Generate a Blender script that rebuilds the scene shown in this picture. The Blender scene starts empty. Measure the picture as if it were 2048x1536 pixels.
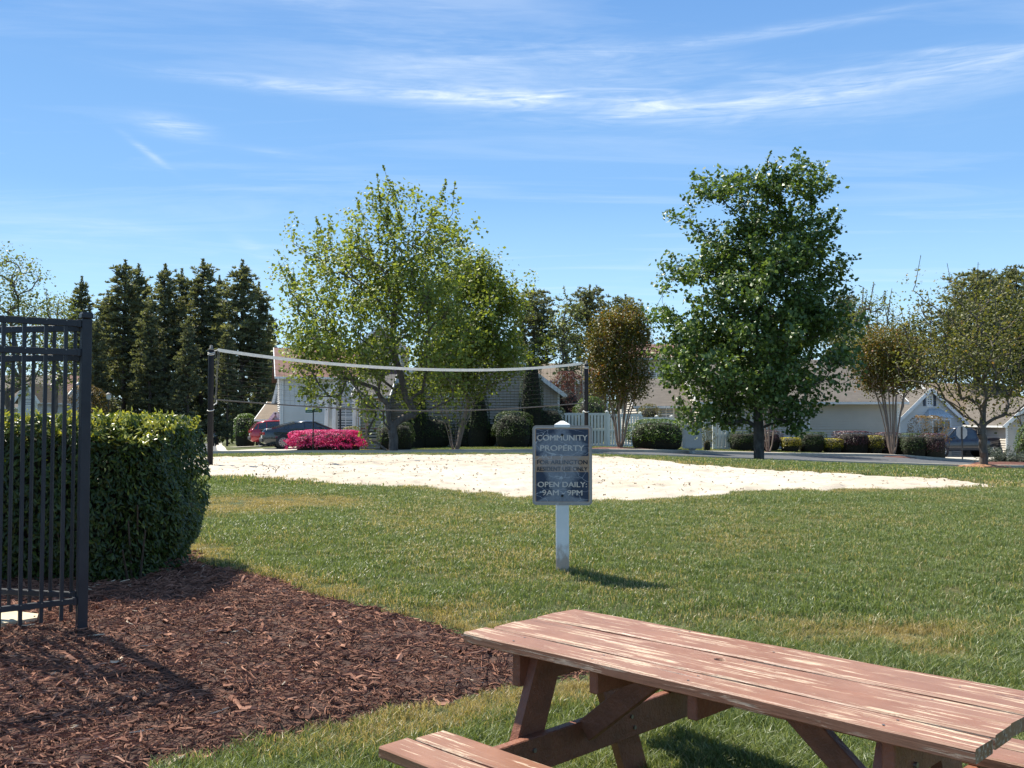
import bpy, math, random
import numpy as np
from mathutils import Vector, Matrix

# ------------------------------------------------------------------ camera, world, sun, exposure
S = bpy.context.scene
COL = S.collection
F = 1950.0            # focal length in pixels of the 2048 px wide photograph
HOR = 837.0           # row of the horizon
CAMZ = 1.62
PITCH = math.atan((HOR - 768.0) / F)

cam_d = bpy.data.cameras.new('camera')
cam_d.sensor_width = 36.0
cam_d.lens = F / 2048.0 * 36.0
cam_d.clip_start = 0.05
cam_d.clip_end = 3000.0
cam = bpy.data.objects.new('camera', cam_d)
COL.objects.link(cam)
cam.location = (0, 0, CAMZ)
cam.rotation_euler = (math.pi / 2 + PITCH, 0, 0)
S.camera = cam

SUN_AZ = math.radians(-49.0)      # left of the view direction
SUN_EL = math.radians(56.0)
sdir = Vector((math.sin(SUN_AZ) * math.cos(SUN_EL), math.cos(SUN_AZ) * math.cos(SUN_EL), math.sin(SUN_EL)))

W = bpy.data.worlds.new('World')
S.world = W
W.use_nodes = True
wn, wl = W.node_tree.nodes, W.node_tree.links
wn.clear()


class N:
    """tiny expression wrapper for node trees"""
    def __init__(s, nodes, links): s.n, s.l = nodes, links

    def put(s, sock, v):
        if hasattr(v, 'is_output') or isinstance(v, bpy.types.NodeSocket): s.l.new(v, sock)
        else: sock.default_value = v

    def m(s, op, a, b=None, c=None, clamp=False):
        q = s.n.new('ShaderNodeMath'); q.operation = op; q.use_clamp = clamp
        s.put(q.inputs[0], a)
        if b is not None: s.put(q.inputs[1], b)
        if c is not None: s.put(q.inputs[2], c)
        return q.outputs[0]

    def noise(s, vec, scale, detail=4, rough=.5, dist=0.0, fac=True):
        q = s.n.new('ShaderNodeTexNoise')
        if vec is not None: s.l.new(vec, q.inputs['Vector'])
        q.inputs['Scale'].default_value = scale; q.inputs['Detail'].default_value = detail
        q.inputs['Roughness'].default_value = rough; q.inputs['Distortion'].default_value = dist
        return q.outputs['Fac'] if fac else q.outputs['Color']

    def ramp(s, f, stops, interp='LINEAR'):
        q = s.n.new('ShaderNodeValToRGB'); q.color_ramp.interpolation = interp
        e = q.color_ramp.elements
        while len(e) < len(stops): e.new(.5)
        for i, (p, c) in enumerate(stops):
            e[i].position = p
            e[i].color = (c, c, c, 1) if isinstance(c, (int, float)) else (c[0], c[1], c[2], 1)
        s.put(q.inputs[0], f)
        return q.outputs[0]

    def mix(s, f, a, b, mode='MIX'):
        q = s.n.new('ShaderNodeMix'); q.data_type = 'RGBA'; q.blend_type = mode
        s.put(q.inputs[0], f)
        for sock, v in ((q.inputs[6], a), (q.inputs[7], b)):
            if isinstance(v, (tuple, list)): sock.default_value = (v[0], v[1], v[2], 1)
            else: s.l.new(v, sock)
        return q.outputs[2]

    def mapping(s, vec, scale=(1, 1, 1), rot=(0, 0, 0), loc=(0, 0, 0)):
        q = s.n.new('ShaderNodeMapping'); s.l.new(vec, q.inputs[0])
        q.inputs['Scale'].default_value = scale; q.inputs['Rotation'].default_value = rot; q.inputs['Location'].default_value = loc
        return q.outputs[0]

    def comb(s, x, y, z=0.0):
        q = s.n.new('ShaderNodeCombineXYZ'); s.put(q.inputs[0], x); s.put(q.inputs[1], y); s.put(q.inputs[2], z)
        return q.outputs[0]


def build_world():
    k = N(wn, wl)
    out = wn.new('ShaderNodeOutputWorld'); bg = wn.new('ShaderNodeBackground')
    wl.new(bg.outputs[0], out.inputs[0])
    sky = wn.new('ShaderNodeTexSky'); sky.sky_type = 'NISHITA'; sky.sun_disc = False
    sky.sun_elevation = SUN_EL; sky.sun_rotation = SUN_AZ
    sky.air_density = 1.0; sky.dust_density = 0.0; sky.ozone_density = 1.0; sky.altitude = 200
    tc = wn.new('ShaderNodeTexCoord')
    sp = wn.new('ShaderNodeSeparateXYZ'); wl.new(tc.outputs['Generated'], sp.inputs[0])
    x, y, z = sp.outputs
    az = k.m('ARCTAN2', x, y); el = k.m('ARCSINE', z)
    # streaks of cirrus: centre column, centre row, half length, half width (pixels of the photograph), slope, strength
    streaks = [(700, 207, 330, 13, .02, .55), (1180, 226, 280, 21, .075, .62), (1560, 234, 320, 20, -.02, .52), (1900, 206, 300, 16, .03, .34),
               (1050, 180, 400, 60, .06, .34), (1500, 118, 340, 10, -.04, .42), (1120, 120, 260, 38, .12, .18), (360, 297, 62, 17, .1, .62),
               (318, 343, 36, 7, .62, .6), (585, 330, 75, 7, .05, .4), (430, 30, 380, 18, .04, .35), (130, 12, 300, 20, .02, .3), (225, 482, 110, 12, .02, .22),
               (520, 512, 45, 14, .5, .25), (165, 520, 220, 18, 0, .16), (1330, 515, 50, 9, -.3, .25), (1650, 250, 500, 60, -.03, .16), (760, 110, 160, 40, .25, .12),
               (450, 560, 300, 20, 0, .14), (1870, 185, 150, 6, .09, .3)]
    tot = None
    cv = k.comb(az, el, 0.0)
    fib = k.noise(k.mapping(cv, (3.0, 34.0, 1), (0, 0, -.008)), 3.2, 7, .62, 1.3)
    fib2 = k.noise(k.mapping(cv, (2.0, 9.0, 1), (0, 0, .03), (3, 1, 0)), 4.2, 6, .6, .9)
    for px, py, hl, hw, slope, st in streaks:
        a0 = (px - 1024) / F; e0 = (HOR - py) / F
        da = k.m('SUBTRACT', az, a0); de = k.m('SUBTRACT', el, e0)
        v = k.m('MULTIPLY_ADD', da, slope, de)
        g1 = k.m('POWER', k.m('DIVIDE', da, hl / F), 2.0); g2 = k.m('POWER', k.m('DIVIDE', v, hw / F), 2.0)
        g = k.m('MULTIPLY', k.m('EXPONENT', k.m('MULTIPLY', k.m('ADD', g1, g2), -1.0)), st)
        tot = g if tot is None else k.m('ADD', tot, g)
    fr = k.ramp(fib, [(.33, .12), (.68, 1.0)])
    fr2 = k.ramp(fib2, [(.35, .25), (.65, 1.0)])
    dens = k.m('MULTIPLY', tot, k.m('MULTIPLY', fr, fr2))
    # faint veil everywhere: thin cirrus, carried out of frame to whiten the blue fill light
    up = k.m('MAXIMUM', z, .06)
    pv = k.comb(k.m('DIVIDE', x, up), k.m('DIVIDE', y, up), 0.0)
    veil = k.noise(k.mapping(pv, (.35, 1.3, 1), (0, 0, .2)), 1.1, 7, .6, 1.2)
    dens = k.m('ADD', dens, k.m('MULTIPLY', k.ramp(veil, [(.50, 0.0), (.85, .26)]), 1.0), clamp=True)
    hs = wn.new('ShaderNodeHueSaturation'); wl.new(sky.outputs[0], hs.inputs['Color'])
    hs.inputs['Saturation'].default_value = SKY_SAT; hs.inputs['Value'].default_value = SKY_VAL
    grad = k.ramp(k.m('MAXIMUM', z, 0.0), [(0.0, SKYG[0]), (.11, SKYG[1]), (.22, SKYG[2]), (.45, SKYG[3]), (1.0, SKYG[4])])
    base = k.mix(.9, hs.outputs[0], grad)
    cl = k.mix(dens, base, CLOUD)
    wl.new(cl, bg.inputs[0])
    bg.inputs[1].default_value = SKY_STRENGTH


SKY_SAT, SKY_VAL, SKY_STRENGTH = 1.12, 1.0, 0.105
SKYG = [(3.6, 5.0, 6.0), (2.5, 4.2, 5.9), (1.38, 2.8, 4.95), (.80, 1.85, 4.0), (1.15, 1.85, 3.2)]  # last stop, the unseen zenith, paled so that shade turns less blue
CLOUD = (5.2, 5.7, 6.2)
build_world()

sun_d = bpy.data.lights.new('sun', 'SUN')
sun_d.energy = 5.0
sun_d.angle = math.radians(0.53)
sun_d.color = (1.0, .94, .82)
sun = bpy.data.objects.new('sun', sun_d)
COL.objects.link(sun)
sun.rotation_euler = sdir.to_track_quat('Z', 'Y').to_euler()
sun.location = (-20, 20, 40)

S.view_settings.view_transform = 'Standard'
S.view_settings.look = 'None'
S.view_settings.gamma = 1.0
S.view_settings.exposure = 0.93
S.view_settings.use_curve_mapping = False
S.cycles.max_bounces = 6
S.cycles.transparent_max_bounces = 6

rng = np.random.default_rng(7)
R = random.Random(11)


# ------------------------------------------------------------------ placing helpers
def ray(px, py):
    c, s = math.cos(PITCH), math.sin(PITCH)
    x, y, z = px - 1024.0, F, 768.0 - py
    return Vector((x, y * c - z * s, y * s + z * c))


def at(px, py, Y):
    r = ray(px, py)
    return Vector((0, 0, CAMZ)) + r * (Y / r.y)


def on_z(px, py, z):
    r = ray(px, py)
    return Vector((0, 0, CAMZ)) + r * ((z - CAMZ) / r.z)


# ------------------------------------------------------------------ terrain (thin plate spline through surveyed spots)
CTRL = [(-3, -6, 0), (3, -6, 0), (0, -20, 0), (-14, -10, 0), (14, -10, 0), (0, 1.5, 0), (1.5, 2.5, 0), (-1.0, 2.8, 0.0), (2.2, 4.0, .02), (.2, 4.1, .03), (-2.5, 3.2, .1), (4, 3.0, .0)]
CTRL = [(a, b, c) for a, b, c in CTRL]
for px, py, Y in [(160, 1254, 5.7), (1125, 1140, 7.54), (1900, 1200, 6.6), (250, 1185, 6.8), (1300, 1003, 12.0), (430, 952, 15.5), (700, 968, 14.0), (1960, 976, 13.5),
                  (420, 932, 19.0), (1172, 912, 24.3), (430, 915, 23.0), (800, 911, 25.5), (1500, 938, 19.5), (1740, 952, 17.0), (1990, 968, 14.8),
                  (787, 907, 38.0), (910, 904, 44.0), (1000, 893, 51.0), (1200, 893, 53.0), (650, 906, 46.0), (600, 896, 54.0), (520, 893, 71.0),
                  (430, 896, 100.0), (250, 893, 112.0), (1240, 899, 45.0), (1518, 922, 35.0), (1600, 911, 46.0), (1650, 905, 50.0), (1790, 914, 47.0),
                  (1888, 926, 50.0), (1900, 916, 64.0), (1968, 936, 38.0), (2100, 915, 60), (1700, 905, 54), (700, 884, 75), (1150, 880, 100), (1700, 882, 110), (2200, 895, 110),
                  (-200, 910, 60), (100, 900, 70), (2600, 930, 40), (1384, 909, 42.5), (1384, 916, 37.5), (1300, 907, 41)]:
    p = at(px, py, Y)
    CTRL.append((p.x, p.y, p.z))
for a in (-260, -130, 0, 130, 260):
    CTRL.append((a, 240, -4.2))
CTRL += [(-60, 20, .2), (60, 20, -1.0), (-260, 40, -2), (260, 40, -3), (-40, -25, 0), (40, -25, 0)]
CT = np.array(CTRL, float)


def _U(r2):
    r2 = np.maximum(r2, 1e-9)
    return .5 * r2 * np.log(r2)


def _fit():
    P = CT[:, :2] / 10.0
    n = len(P)
    K = _U(((P[:, None] - P[None]) ** 2).sum(-1)) + np.eye(n) * .02
    A = np.zeros((n + 3, n + 3))
    A[:n, :n] = K; A[:n, n] = 1; A[:n, n + 1:] = P
    A[n, :n] = 1; A[n + 1:, :n] = P.T
    b = np.zeros(n + 3); b[:n] = CT[:, 2]
    return P, np.linalg.solve(A, b)


_P, _WT = _fit()


def G(x, y):
    x = np.atleast_1d(np.asarray(x, float)); y = np.atleast_1d(np.asarray(y, float))
    xc = np.clip(x, -240, 240); yc = np.clip(y, -24, 235)
    out = np.empty(x.shape)
    xf, yf, of = xc.ravel() / 10, yc.ravel() / 10, out.ravel()
    n = len(_P)
    for i in range(0, len(xf), 60000):
        a, b = xf[i:i + 60000], yf[i:i + 60000]
        r2 = (a[:, None] - _P[None, :, 0]) ** 2 + (b[:, None] - _P[None, :, 1]) ** 2
        of[i:i + 60000] = _U(r2) @ _WT[:n] + _WT[n] + a * _WT[n + 1] + b * _WT[n + 2]
    return of.reshape(x.shape)


def g(x, y): return float(G(x, y)[0])


def hit(px, py):
    """first place where the line of sight through a photo pixel meets the terrain"""
    r = ray(px, py)
    t = np.concatenate([np.linspace(1.0, 30, 1500), np.linspace(30, 140, 2500)]) / r.y
    zz = CAMZ + r.z * t
    d = zz - G(r.x * t, r.y * t)
    i = int(np.argmax(d < 0))
    if d[i] >= 0: i = len(t) - 1
    a = t[i - 1] + (t[i] - t[i - 1]) * d[i - 1] / max(1e-9, d[i - 1] - d[i]) if i else t[0]
    return (r.x * a, r.y * a)


def vnoise(x, y, s, seed=0):
    """smooth value noise, 0..1"""
    x = x / s; y = y / s
    xi, yi = np.floor(x).astype(np.int64), np.floor(y).astype(np.int64)
    fx, fy = x - xi, y - yi
    fx, fy = fx * fx * (3 - 2 * fx), fy * fy * (3 - 2 * fy)

    def h(a, b):
        v = (a * 374761393 + b * 668265263 + seed * 974711) & 0xffffffff
        v = ((v ^ (v >> 13)) * 1274126177) & 0xffffffff
        v = (v ^ (v >> 16)) & 0xffffffff
        return v / 4294967295.0
    return (h(xi, yi) * (1 - fx) + h(xi + 1, yi) * fx) * (1 - fy) + (h(xi, yi + 1) * (1 - fx) + h(xi + 1, yi + 1) * fx) * fy


def sdf(poly, x, y):
    """signed distance to a polygon, positive inside"""
    P = np.array(poly, float); Q = np.roll(P, -1, 0)
    d = np.full(x.shape, 1e18); ins = np.zeros(x.shape, bool)
    for (ax, ay), (bx, by) in zip(P, Q):
        ex, ey = bx - ax, by - ay
        t = np.clip(((x - ax) * ex + (y - ay) * ey) / (ex * ex + ey * ey + 1e-12), 0, 1)
        d = np.minimum(d, (x - ax - t * ex) ** 2 + (y - ay - t * ey) ** 2)
        c = (ay > y) != (by > y)
        with np.errstate(divide='ignore', invalid='ignore'):
            xx = ex * (y - ay) / (ey if abs(ey) > 1e-12 else 1e-12) + ax
        ins ^= c & (x < xx)
    d = np.sqrt(d)
    return np.where(ins, d, -d)


def smooth_poly(pts, n=6):
    P = [np.array(p, float) for p in pts]; out = []; m = len(P)
    for i in range(m):
        a, b, c, d = P[i - 1], P[i], P[(i + 1) % m], P[(i + 2) % m]
        for k in range(n):
            t = k / n
            out.append(.5 * ((2 * b) + (c - a) * t + (2 * a - 5 * b + 4 * c - d) * t * t + (3 * b - a - 3 * c + d) * t ** 3))
    return [tuple(o) for o in out]


# ------------------------------------------------------------------ objects
def tag(o, label=None, cat=None, group=None, kind=None):
    if label: o['label'] = label
    if cat: o['category'] = cat
    if group: o['group'] = group
    if kind: o['kind'] = kind
    return o


def thing(name, label, cat, loc=(0, 0, 0), rz=0.0, group=None):
    o = bpy.data.objects.new(name, None); COL.objects.link(o)
    o.empty_display_size = .2
    o.location = loc; o.rotation_euler = (0, 0, rz)
    return tag(o, label, cat, group)


def link(name, me, parent=None, M=None):
    o = bpy.data.objects.new(name, me); COL.objects.link(o)
    if M is not None and not me.materials: me.materials.append(M)
    if parent is not None: o.parent = parent
    return o


def copy_tree(o, parent=None):
    c = o.copy(); COL.objects.link(c)
    if parent is not None: c.parent = parent
    for ch in list(KIDS.get(o.name, ())):
        copy_tree(ch, c)
    return c


KIDS = {}


def index_kids():
    KIDS.clear()
    for o in bpy.data.objects:
        if o.parent: KIDS.setdefault(o.parent.name, []).append(o)


def dup(o, loc, rz, label, group=None, scale=None):
    index_kids()
    c = copy_tree(o)
    c.location = loc; c.rotation_euler = (0, 0, rz)
    if scale: c.scale = scale
    c['label'] = label
    if group: c['group'] = group
    return c


class MB:
    """collects simple solids and links them as one mesh object"""
    def __init__(s): s.v, s.f, s.sm = [], [], []

    def add(s, vs, fs, smooth=False):
        o = len(s.v); s.v.extend([tuple(v) for v in vs]); s.f.extend([tuple(i + o for i in f) for f in fs]); s.sm.extend([smooth] * len(fs))
        return s

    def box(s, c, d, rz=0.0, M=None, bev=0.0):
        x, y, z = d[0] / 2, d[1] / 2, d[2] / 2
        if bev > 0:
            b = min(bev, x * .9, y * .9, z * .9); vs = []; idx = {}
            for sx in (-1, 1):
                for sy in (-1, 1):
                    for sz in (-1, 1):
                        for ax in range(3):
                            q = [sx * (x - b), sy * (y - b), sz * (z - b)]
                            q[ax] = (sx * x, sy * y, sz * z)[ax]
                            idx[(sx, sy, sz, ax)] = len(vs); vs.append(Vector(q))
            fs = []
            for ax in range(3):
                o1, o2 = [(1, 2), (2, 0), (0, 1)][ax]
                for sg in (-1, 1):
                    q = []
                    for a, b_ in ((-1, -1), (1, -1), (1, 1), (-1, 1)):
                        k = [0, 0, 0]; k[ax] = sg; k[o1] = a; k[o2] = b_
                        q.append(idx[(k[0], k[1], k[2], ax)])
                    fs.append(q if sg > 0 else q[::-1])
                for a in (-1, 1):      # edges along ax
                    for b_ in (-1, 1):
                        k0 = [0, 0, 0]; k0[ax] = -1; k0[o1] = a; k0[o2] = b_
                        k1 = list(k0); k1[ax] = 1
                        q = [idx[(*k0, o1)], idx[(*k1, o1)], idx[(*k1, o2)], idx[(*k0, o2)]]
                        fs.append(q if a * b_ < 0 else q[::-1])
            for sx in (-1, 1):
                for sy in (-1, 1):
                    for sz in (-1, 1):
                        q = [idx[(sx, sy, sz, i)] for i in range(3)]
                        fs.append(q if sx * sy * sz > 0 else q[::-1])
        else:
            vs = [Vector((a * x, b * y, e * z)) for e in (-1, 1) for a, b in ((-1, -1), (1, -1), (1, 1), (-1, 1))]
            fs = [(3, 2, 1, 0), (4, 5, 6, 7), (0, 1, 5, 4), (1, 2, 6, 5), (2, 3, 7, 6), (3, 0, 4, 7)]
        if M is None: M = Matrix.Rotation(rz, 4, 'Z')
        return s.add([M @ v + Vector(c) for v in vs], fs)

    def beam(s, p0, p1, w, h, up=(0, 0, 1), bev=0.0):
        p0, p1 = Vector(p0), Vector(p1); d = p1 - p0; L = d.length; d.normalize()
        u = Vector(up); sde = d.cross(u).normalized(); u = sde.cross(d).normalized()
        M = Matrix((d, sde, u)).transposed().to_4x4()
        return s.box((p0 + p1) / 2, (L, w, h), M=M, bev=bev)

    def tube(s, p0, p1, r0, r1=None, n=8, cap=True):
        if r1 is None: r1 = r0
        p0, p1 = Vector(p0), Vector(p1); d = (p1 - p0)
        if d.length < 1e-9: return s
        d.normalize()
        u = d.cross(Vector((0, 0, 1)) if abs(d.z) < .9 else Vector((1, 0, 0))).normalized(); w = d.cross(u)
        vs = []
        for p, r in ((p0, r0), (p1, r1)):
            for i in range(n):
                a = 2 * math.pi * i / n
                vs.append(p + (u * math.cos(a) + w * math.sin(a)) * r)
        s.add(vs, [(i, (i + 1) % n, n + (i + 1) % n, n + i) for i in range(n)], n > 5)
        if cap: s.add(vs, [tuple(range(n))[::-1], tuple(range(n, 2 * n))])
        return s

    def path(s, pts, r, n=6):
        for a, b in zip(pts[:-1], pts[1:]): s.tube(a, b, r, r, n)
        return s

    def prism(s, poly, off):
        """polygon (3-D points) pushed along off"""
        n = len(poly); off = Vector(off)
        a = [Vector(p) for p in poly]; b = [p + off for p in a]
        return s.add(a + b, [tuple(range(n))[::-1], tuple(range(n, 2 * n))] + [(i, (i + 1) % n, n + (i + 1) % n, n + i) for i in range(n)])

    def lathe(s, c, prof, n=12, axis='z', smooth=True):
        c = Vector(c); vs = []; m = len(prof)
        for r, h in prof:
            for i in range(n):
                a = 2 * math.pi * i / n
                x, y = r * math.cos(a), r * math.sin(a)
                vs.append(c + (Vector((x, y, h)) if axis == 'z' else Vector((x, h, y)) if axis == 'y' else Vector((h, x, y))))
        fs = [(j * n + i, j * n + (i + 1) % n, (j + 1) * n + (i + 1) % n, (j + 1) * n + i) for j in range(m - 1) for i in range(n)]
        return s.add(vs, fs + [tuple(range(n))[::-1], tuple((m - 1) * n + i for i in range(n))], smooth)

    def build(s, name, M, parent=None, **kw):
        me = bpy.data.meshes.new(name); me.from_pydata(s.v, [], s.f)
        me.polygons.foreach_set('use_smooth', s.sm)
        me.materials.append(M); me.update()
        import bmesh
        bm = bmesh.new(); bm.from_mesh(me); bmesh.ops.recalc_face_normals(bm, faces=bm.faces); bm.to_mesh(me); bm.free()
        o = link(name, me, parent)
        if kw: tag(o, **kw)
        return o


def np_mesh(name, V, Q, M, rnd=None, smooth=False, attrs=None):
    """mesh straight from arrays: V (n,3), Q (m,k) faces all of k corners"""
    me = bpy.data.meshes.new(name)
    V = np.asarray(V, np.float32); Q = np.asarray(Q, np.int32)
    me.vertices.add(len(V)); me.vertices.foreach_set('co', V.ravel())
    m, k = Q.shape
    me.loops.add(m * k); me.loops.foreach_set('vertex_index', Q.ravel())
    me.polygons.add(m); me.polygons.foreach_set('loop_start', np.arange(0, m * k, k, dtype=np.int32))
    me.polygons.foreach_set('use_smooth', np.full(m, smooth))
    if rnd is not None:
        a = me.attributes.new('rnd', 'FLOAT', 'POINT'); a.data.foreach_set('value', np.asarray(rnd, np.float32))
    me.update(); me.validate()
    if M: me.materials.append(M)
    return me


# ------------------------------------------------------------------ materials
MATS = {}


def base_mat(name):
    M = bpy.data.materials.new(name); M.use_nodes = True
    n, l = M.node_tree.nodes, M.node_tree.links
    n.clear()
    o = n.new('ShaderNodeOutputMaterial'); b = n.new('ShaderNodeBsdfPrincipled'); l.new(b.outputs[0], o.inputs[0])
    MATS[name] = M
    return M, N(n, l), b, o


def bump(k, b, h, strength=.3, dist=.01):
    q = k.n.new('ShaderNodeBump'); q.inputs['Strength'].default_value = strength; q.inputs['Distance'].default_value = dist
    k.l.new(h, q.inputs['Height']); k.l.new(q.outputs[0], b.inputs['Normal'])


def objco(k): return k.n.new('ShaderNodeTexCoord').outputs['Object']


def pm(name, c1, c2=None, scale=6.0, rough=.6, bmp=0.0, bscale=None, metal=0.0, stretch=(1, 1, 1), detail=5, lo=.35, hi=.65, coat=0.0, spec=.5):
    M, k, b, o = base_mat(name)
    v = k.mapping(objco(k), stretch)
    if c2 is None: c2 = tuple(c * .8 for c in c1)
    nz = k.noise(v, scale, detail, .6)
    k.l.new(k.ramp(nz, [(lo, c1), (hi, c2)]), b.inputs['Base Color'])
    b.inputs['Roughness'].default_value = rough; b.inputs['Metallic'].default_value = metal
    b.inputs['Specular IOR Level'].default_value = spec
    if coat: b.inputs['Coat Weight'].default_value = coat; b.inputs['Coat Roughness'].default_value = .05
    if bmp: bump(k, b, k.noise(v, bscale or scale * 4, 5, .6), bmp, .02)
    return M


def leaf_mat(name, stops, rough=.45, trans=.35, tcol=None, spec=.4, inst=False):
    M, k, b, o = base_mat(name)
    a = k.n.new('ShaderNodeAttribute'); a.attribute_name = 'rnd'
    if inst: a.attribute_type = 'INSTANCER'
    c = k.ramp(a.outputs['Fac'], stops)
    k.l.new(c, b.inputs['Base Color']); b.inputs['Roughness'].default_value = rough; b.inputs['Specular IOR Level'].default_value = spec
    t = k.n.new('ShaderNodeBsdfTranslucent')
    k.l.new(k.mix(1.0, c, tcol or (1.3, 1.25, .5), 'MULTIPLY'), t.inputs[0])
    ms = k.n.new('ShaderNodeMixShader'); ms.inputs[0].default_value = trans
    k.l.new(b.outputs[0], ms.inputs[1]); k.l.new(t.outputs[0], ms.inputs[2]); k.l.new(ms.outputs[0], o.inputs[0])
    return M
# ------------------------------------------------------------------ ground materials
def soil_mat():
    M, k, b, o = base_mat('turf')
    v = objco(k)
    n1 = k.noise(v, .35, 5, .6); n2 = k.noise(v, 3.0, 6, .7); n3 = k.noise(v, 38.0, 4, .7)
    c = k.mix(k.ramp(n2, [(.35, 0), (.68, 1)]), (.065, .090, .028), (.11, .125, .045))
    c = k.mix(k.ramp(n1, [(.5, 0), (.72, .8)]), c, (.17, .15, .06))
    c = k.mix(k.ramp(n3, [(.3, .75), (.6, 0)]), c, (.05, .045, .018))
    k.l.new(c, b.inputs['Base Color']); b.inputs['Roughness'].default_value = .9; b.inputs['Specular IOR Level'].default_value = .2
    bump(k, b, n3, .9, .04)
    return M


def sand_mat():
    M, k, b, o = base_mat('sand')
    v = objco(k)
    n1 = k.noise(v, .5, 4, .6); n2 = k.noise(k.mapping(v, (1, 1, 1)), 6.5, 6, .8); n3 = k.noise(v, 60.0, 3, .7)
    c = k.mix(k.ramp(n1, [(.4, 0), (.7, 1)]), (.51, .45, .37), (.42, .36, .28))
    c = k.mix(k.ramp(n2, [(.345, .9), (.40, 0)]), c, (.22, .18, .12))
    k.l.new(c, b.inputs['Base Color']); b.inputs['Roughness'].default_value = .95; b.inputs['Specular IOR Level'].default_value = .1
    bump(k, b, n3, .5, .02)
    return M


M_TURF, M_SAND = soil_mat(), sand_mat()
M_MULCH = pm('mulch_base', (.045, .021, .014), (.105, .052, .035), 26, .95, .8, 60)
M_ASPHALT = pm('asphalt', (.060, .063, .068), (.088, .090, .094), 3, .85, .25, 90)
M_CONC = pm('concrete', (.50, .46, .38), (.40, .37, .31), 2.5, .9, .2, 60)
M_DIRT = pm('clay_soil', (.36, .17, .08), (.22, .12, .06), 5, .95, .4, 60)

# ------------------------------------------------------------------ outlines on the ground (traced from the photograph, laid on the terrain)
sand_px = [(330, 944), (430, 952), (560, 957), (700, 968), (850, 976), (1000, 990), (1130, 1001), (1250, 1004), (1370, 997), (1500, 985), (1620, 981), (1740, 979), (1900, 976), (2010, 972)]
near = [hit(*p) for p in sand_px]
far_ = [(p[0], p[1]) for p in [at(2000, 967, 14.8), at(1860, 956, 16.2), at(1740, 952, 17.0), at(1620, 945, 18.3), at(1500, 938, 19.6), at(1380, 929, 21.2), at(1180, 914, 24.6), at(1000, 912, 25.4),
                                at(800, 911, 25.5), at(600, 913, 24.6), at(430, 915, 23.2), at(300, 918, 21.5)]]
SAND = smooth_poly(near + far_, 5)
mul_px = [(395, 1118), (470, 1140), (560, 1160), (650, 1190), (740, 1213), (840, 1236), (930, 1262), (1010, 1282), (1120, 1310), (1220, 1350), (1190, 1362), (1080, 1370), (960, 1392), (800, 1432), (620, 1476), (480, 1506), (350, 1545), (200, 1600)]
MULCH = smooth_poly([hit(*p) for p in mul_px] + [(-3.2, 2.2), (-6.5, 3.5), (-12, 5.2), (-12, 8.9), (-6, 8.7), (-3.0, 8.4)], 5)
SLAB = [hit(-60, 1290), hit(-20, 1268), hit(74, 1252), hit(76, 1244), hit(10, 1236), hit(-60, 1226), (-5.0, 6.0), (-6, 5.0)]
ROAD_N = [(-70, 27), (-30, 28.5), (-10, 30.5), (0, 32.2), (5, 33.6), (9.2, 36.2), (14.2, 38.2), (19, 39.0), (30, 39.5), (70, 40)]
ROAD_F = [(-70, 34), (-30, 35.5), (-10, 37.2), (0, 39.2), (5, 41.2), (9.2, 43.6), (14.2, 45.2), (19, 46.4), (30, 46.6), (70, 47)]


def band(a, b, n=24):
    """resample two polylines to a strip"""
    def rs(P):
        P = np.array(P, float); s = np.r_[0, np.cumsum(np.hypot(*np.diff(P, axis=0).T))]
        t = np.linspace(0, s[-1], n)
        return np.c_[np.interp(t, s, P[:, 0]), np.interp(t, s, P[:, 1])]
    return rs(a), rs(b)


def sheet(name, a, b, lift, M, n=60, m=8, thick=0.0, **kw):
    A, B = band(a, b, n)
    t = np.linspace(0, 1, m)[None, :, None]
    P = A[:, None] * (1 - t) + B[:, None] * t
    Z = G(P[..., 0], P[..., 1]) + lift
    V = np.concatenate([P, Z[..., None]], -1).reshape(-1, 3)
    i = np.arange(n - 1)[:, None] * m + np.arange(m - 1)[None]
    Q = np.stack([i, i + 1, i + m + 1, i + m], -1).reshape(-1, 4)
    if thick:
        nv = len(V); V = np.r_[V, V - [0, 0, thick]]
        Q = list(map(tuple, Q)) + [tuple(q[::-1] + nv) for q in Q]
        for j in range(n - 1):
            for kk in (0, m - 1):
                u, w = j * m + kk, (j + 1) * m + kk
                Q.append((u, w, w + nv, u + nv))
        for j in range(m - 1):
            for kk in (0, (n - 1) * m):
                u, w = kk + j, kk + j + 1
                Q.append((u, w, w + nv, u + nv))
        Q = np.array(Q)
    me = np_mesh(name, V, Q, M, smooth=not thick)
    return tag(link(name, me), **kw)


def nonuni(lo, hi, f0, f1, step, big):
    """1-D coordinates: fine between f0 and f1, growing outside"""
    c = list(np.arange(f0, f1 + 1e-6, step)); d = step
    a = f1
    while a < hi: d = min(d * 1.25, big); a += d; c.append(a)
    a = f0; d = step
    while a > lo: d = min(d * 1.25, big); a -= d; c.insert(0, a)
    return np.array(c)


def terrain():
    xs = nonuni(-900, 900, -42, 42, .45, 60); ys = nonuni(-200, 1200, -2, 72, .45, 60)
    X, Y = np.meshgrid(xs, ys, indexing='ij')
    Z = G(X, Y)
    s = sdf(SAND, X, Y); m = sdf(MULCH, X, Y)
    Z = Z - .08 * np.clip(s / .5, 0, 1) - .06 * np.clip(m / .3, 0, 1)
    n, k = X.shape
    i = np.arange(n - 1)[:, None] * k + np.arange(k - 1)[None]
    Q = np.stack([i, i + k, i + k + 1, i + 1], -1).reshape(-1, 4)
    me = np_mesh('lawn', np.stack([X, Y, Z], -1).reshape(-1, 3), Q, M_TURF, smooth=True)
    tag(link('lawn', me), kind='structure', label='green lawn with straw-coloured dry patches rising gently to the sand court')


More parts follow.
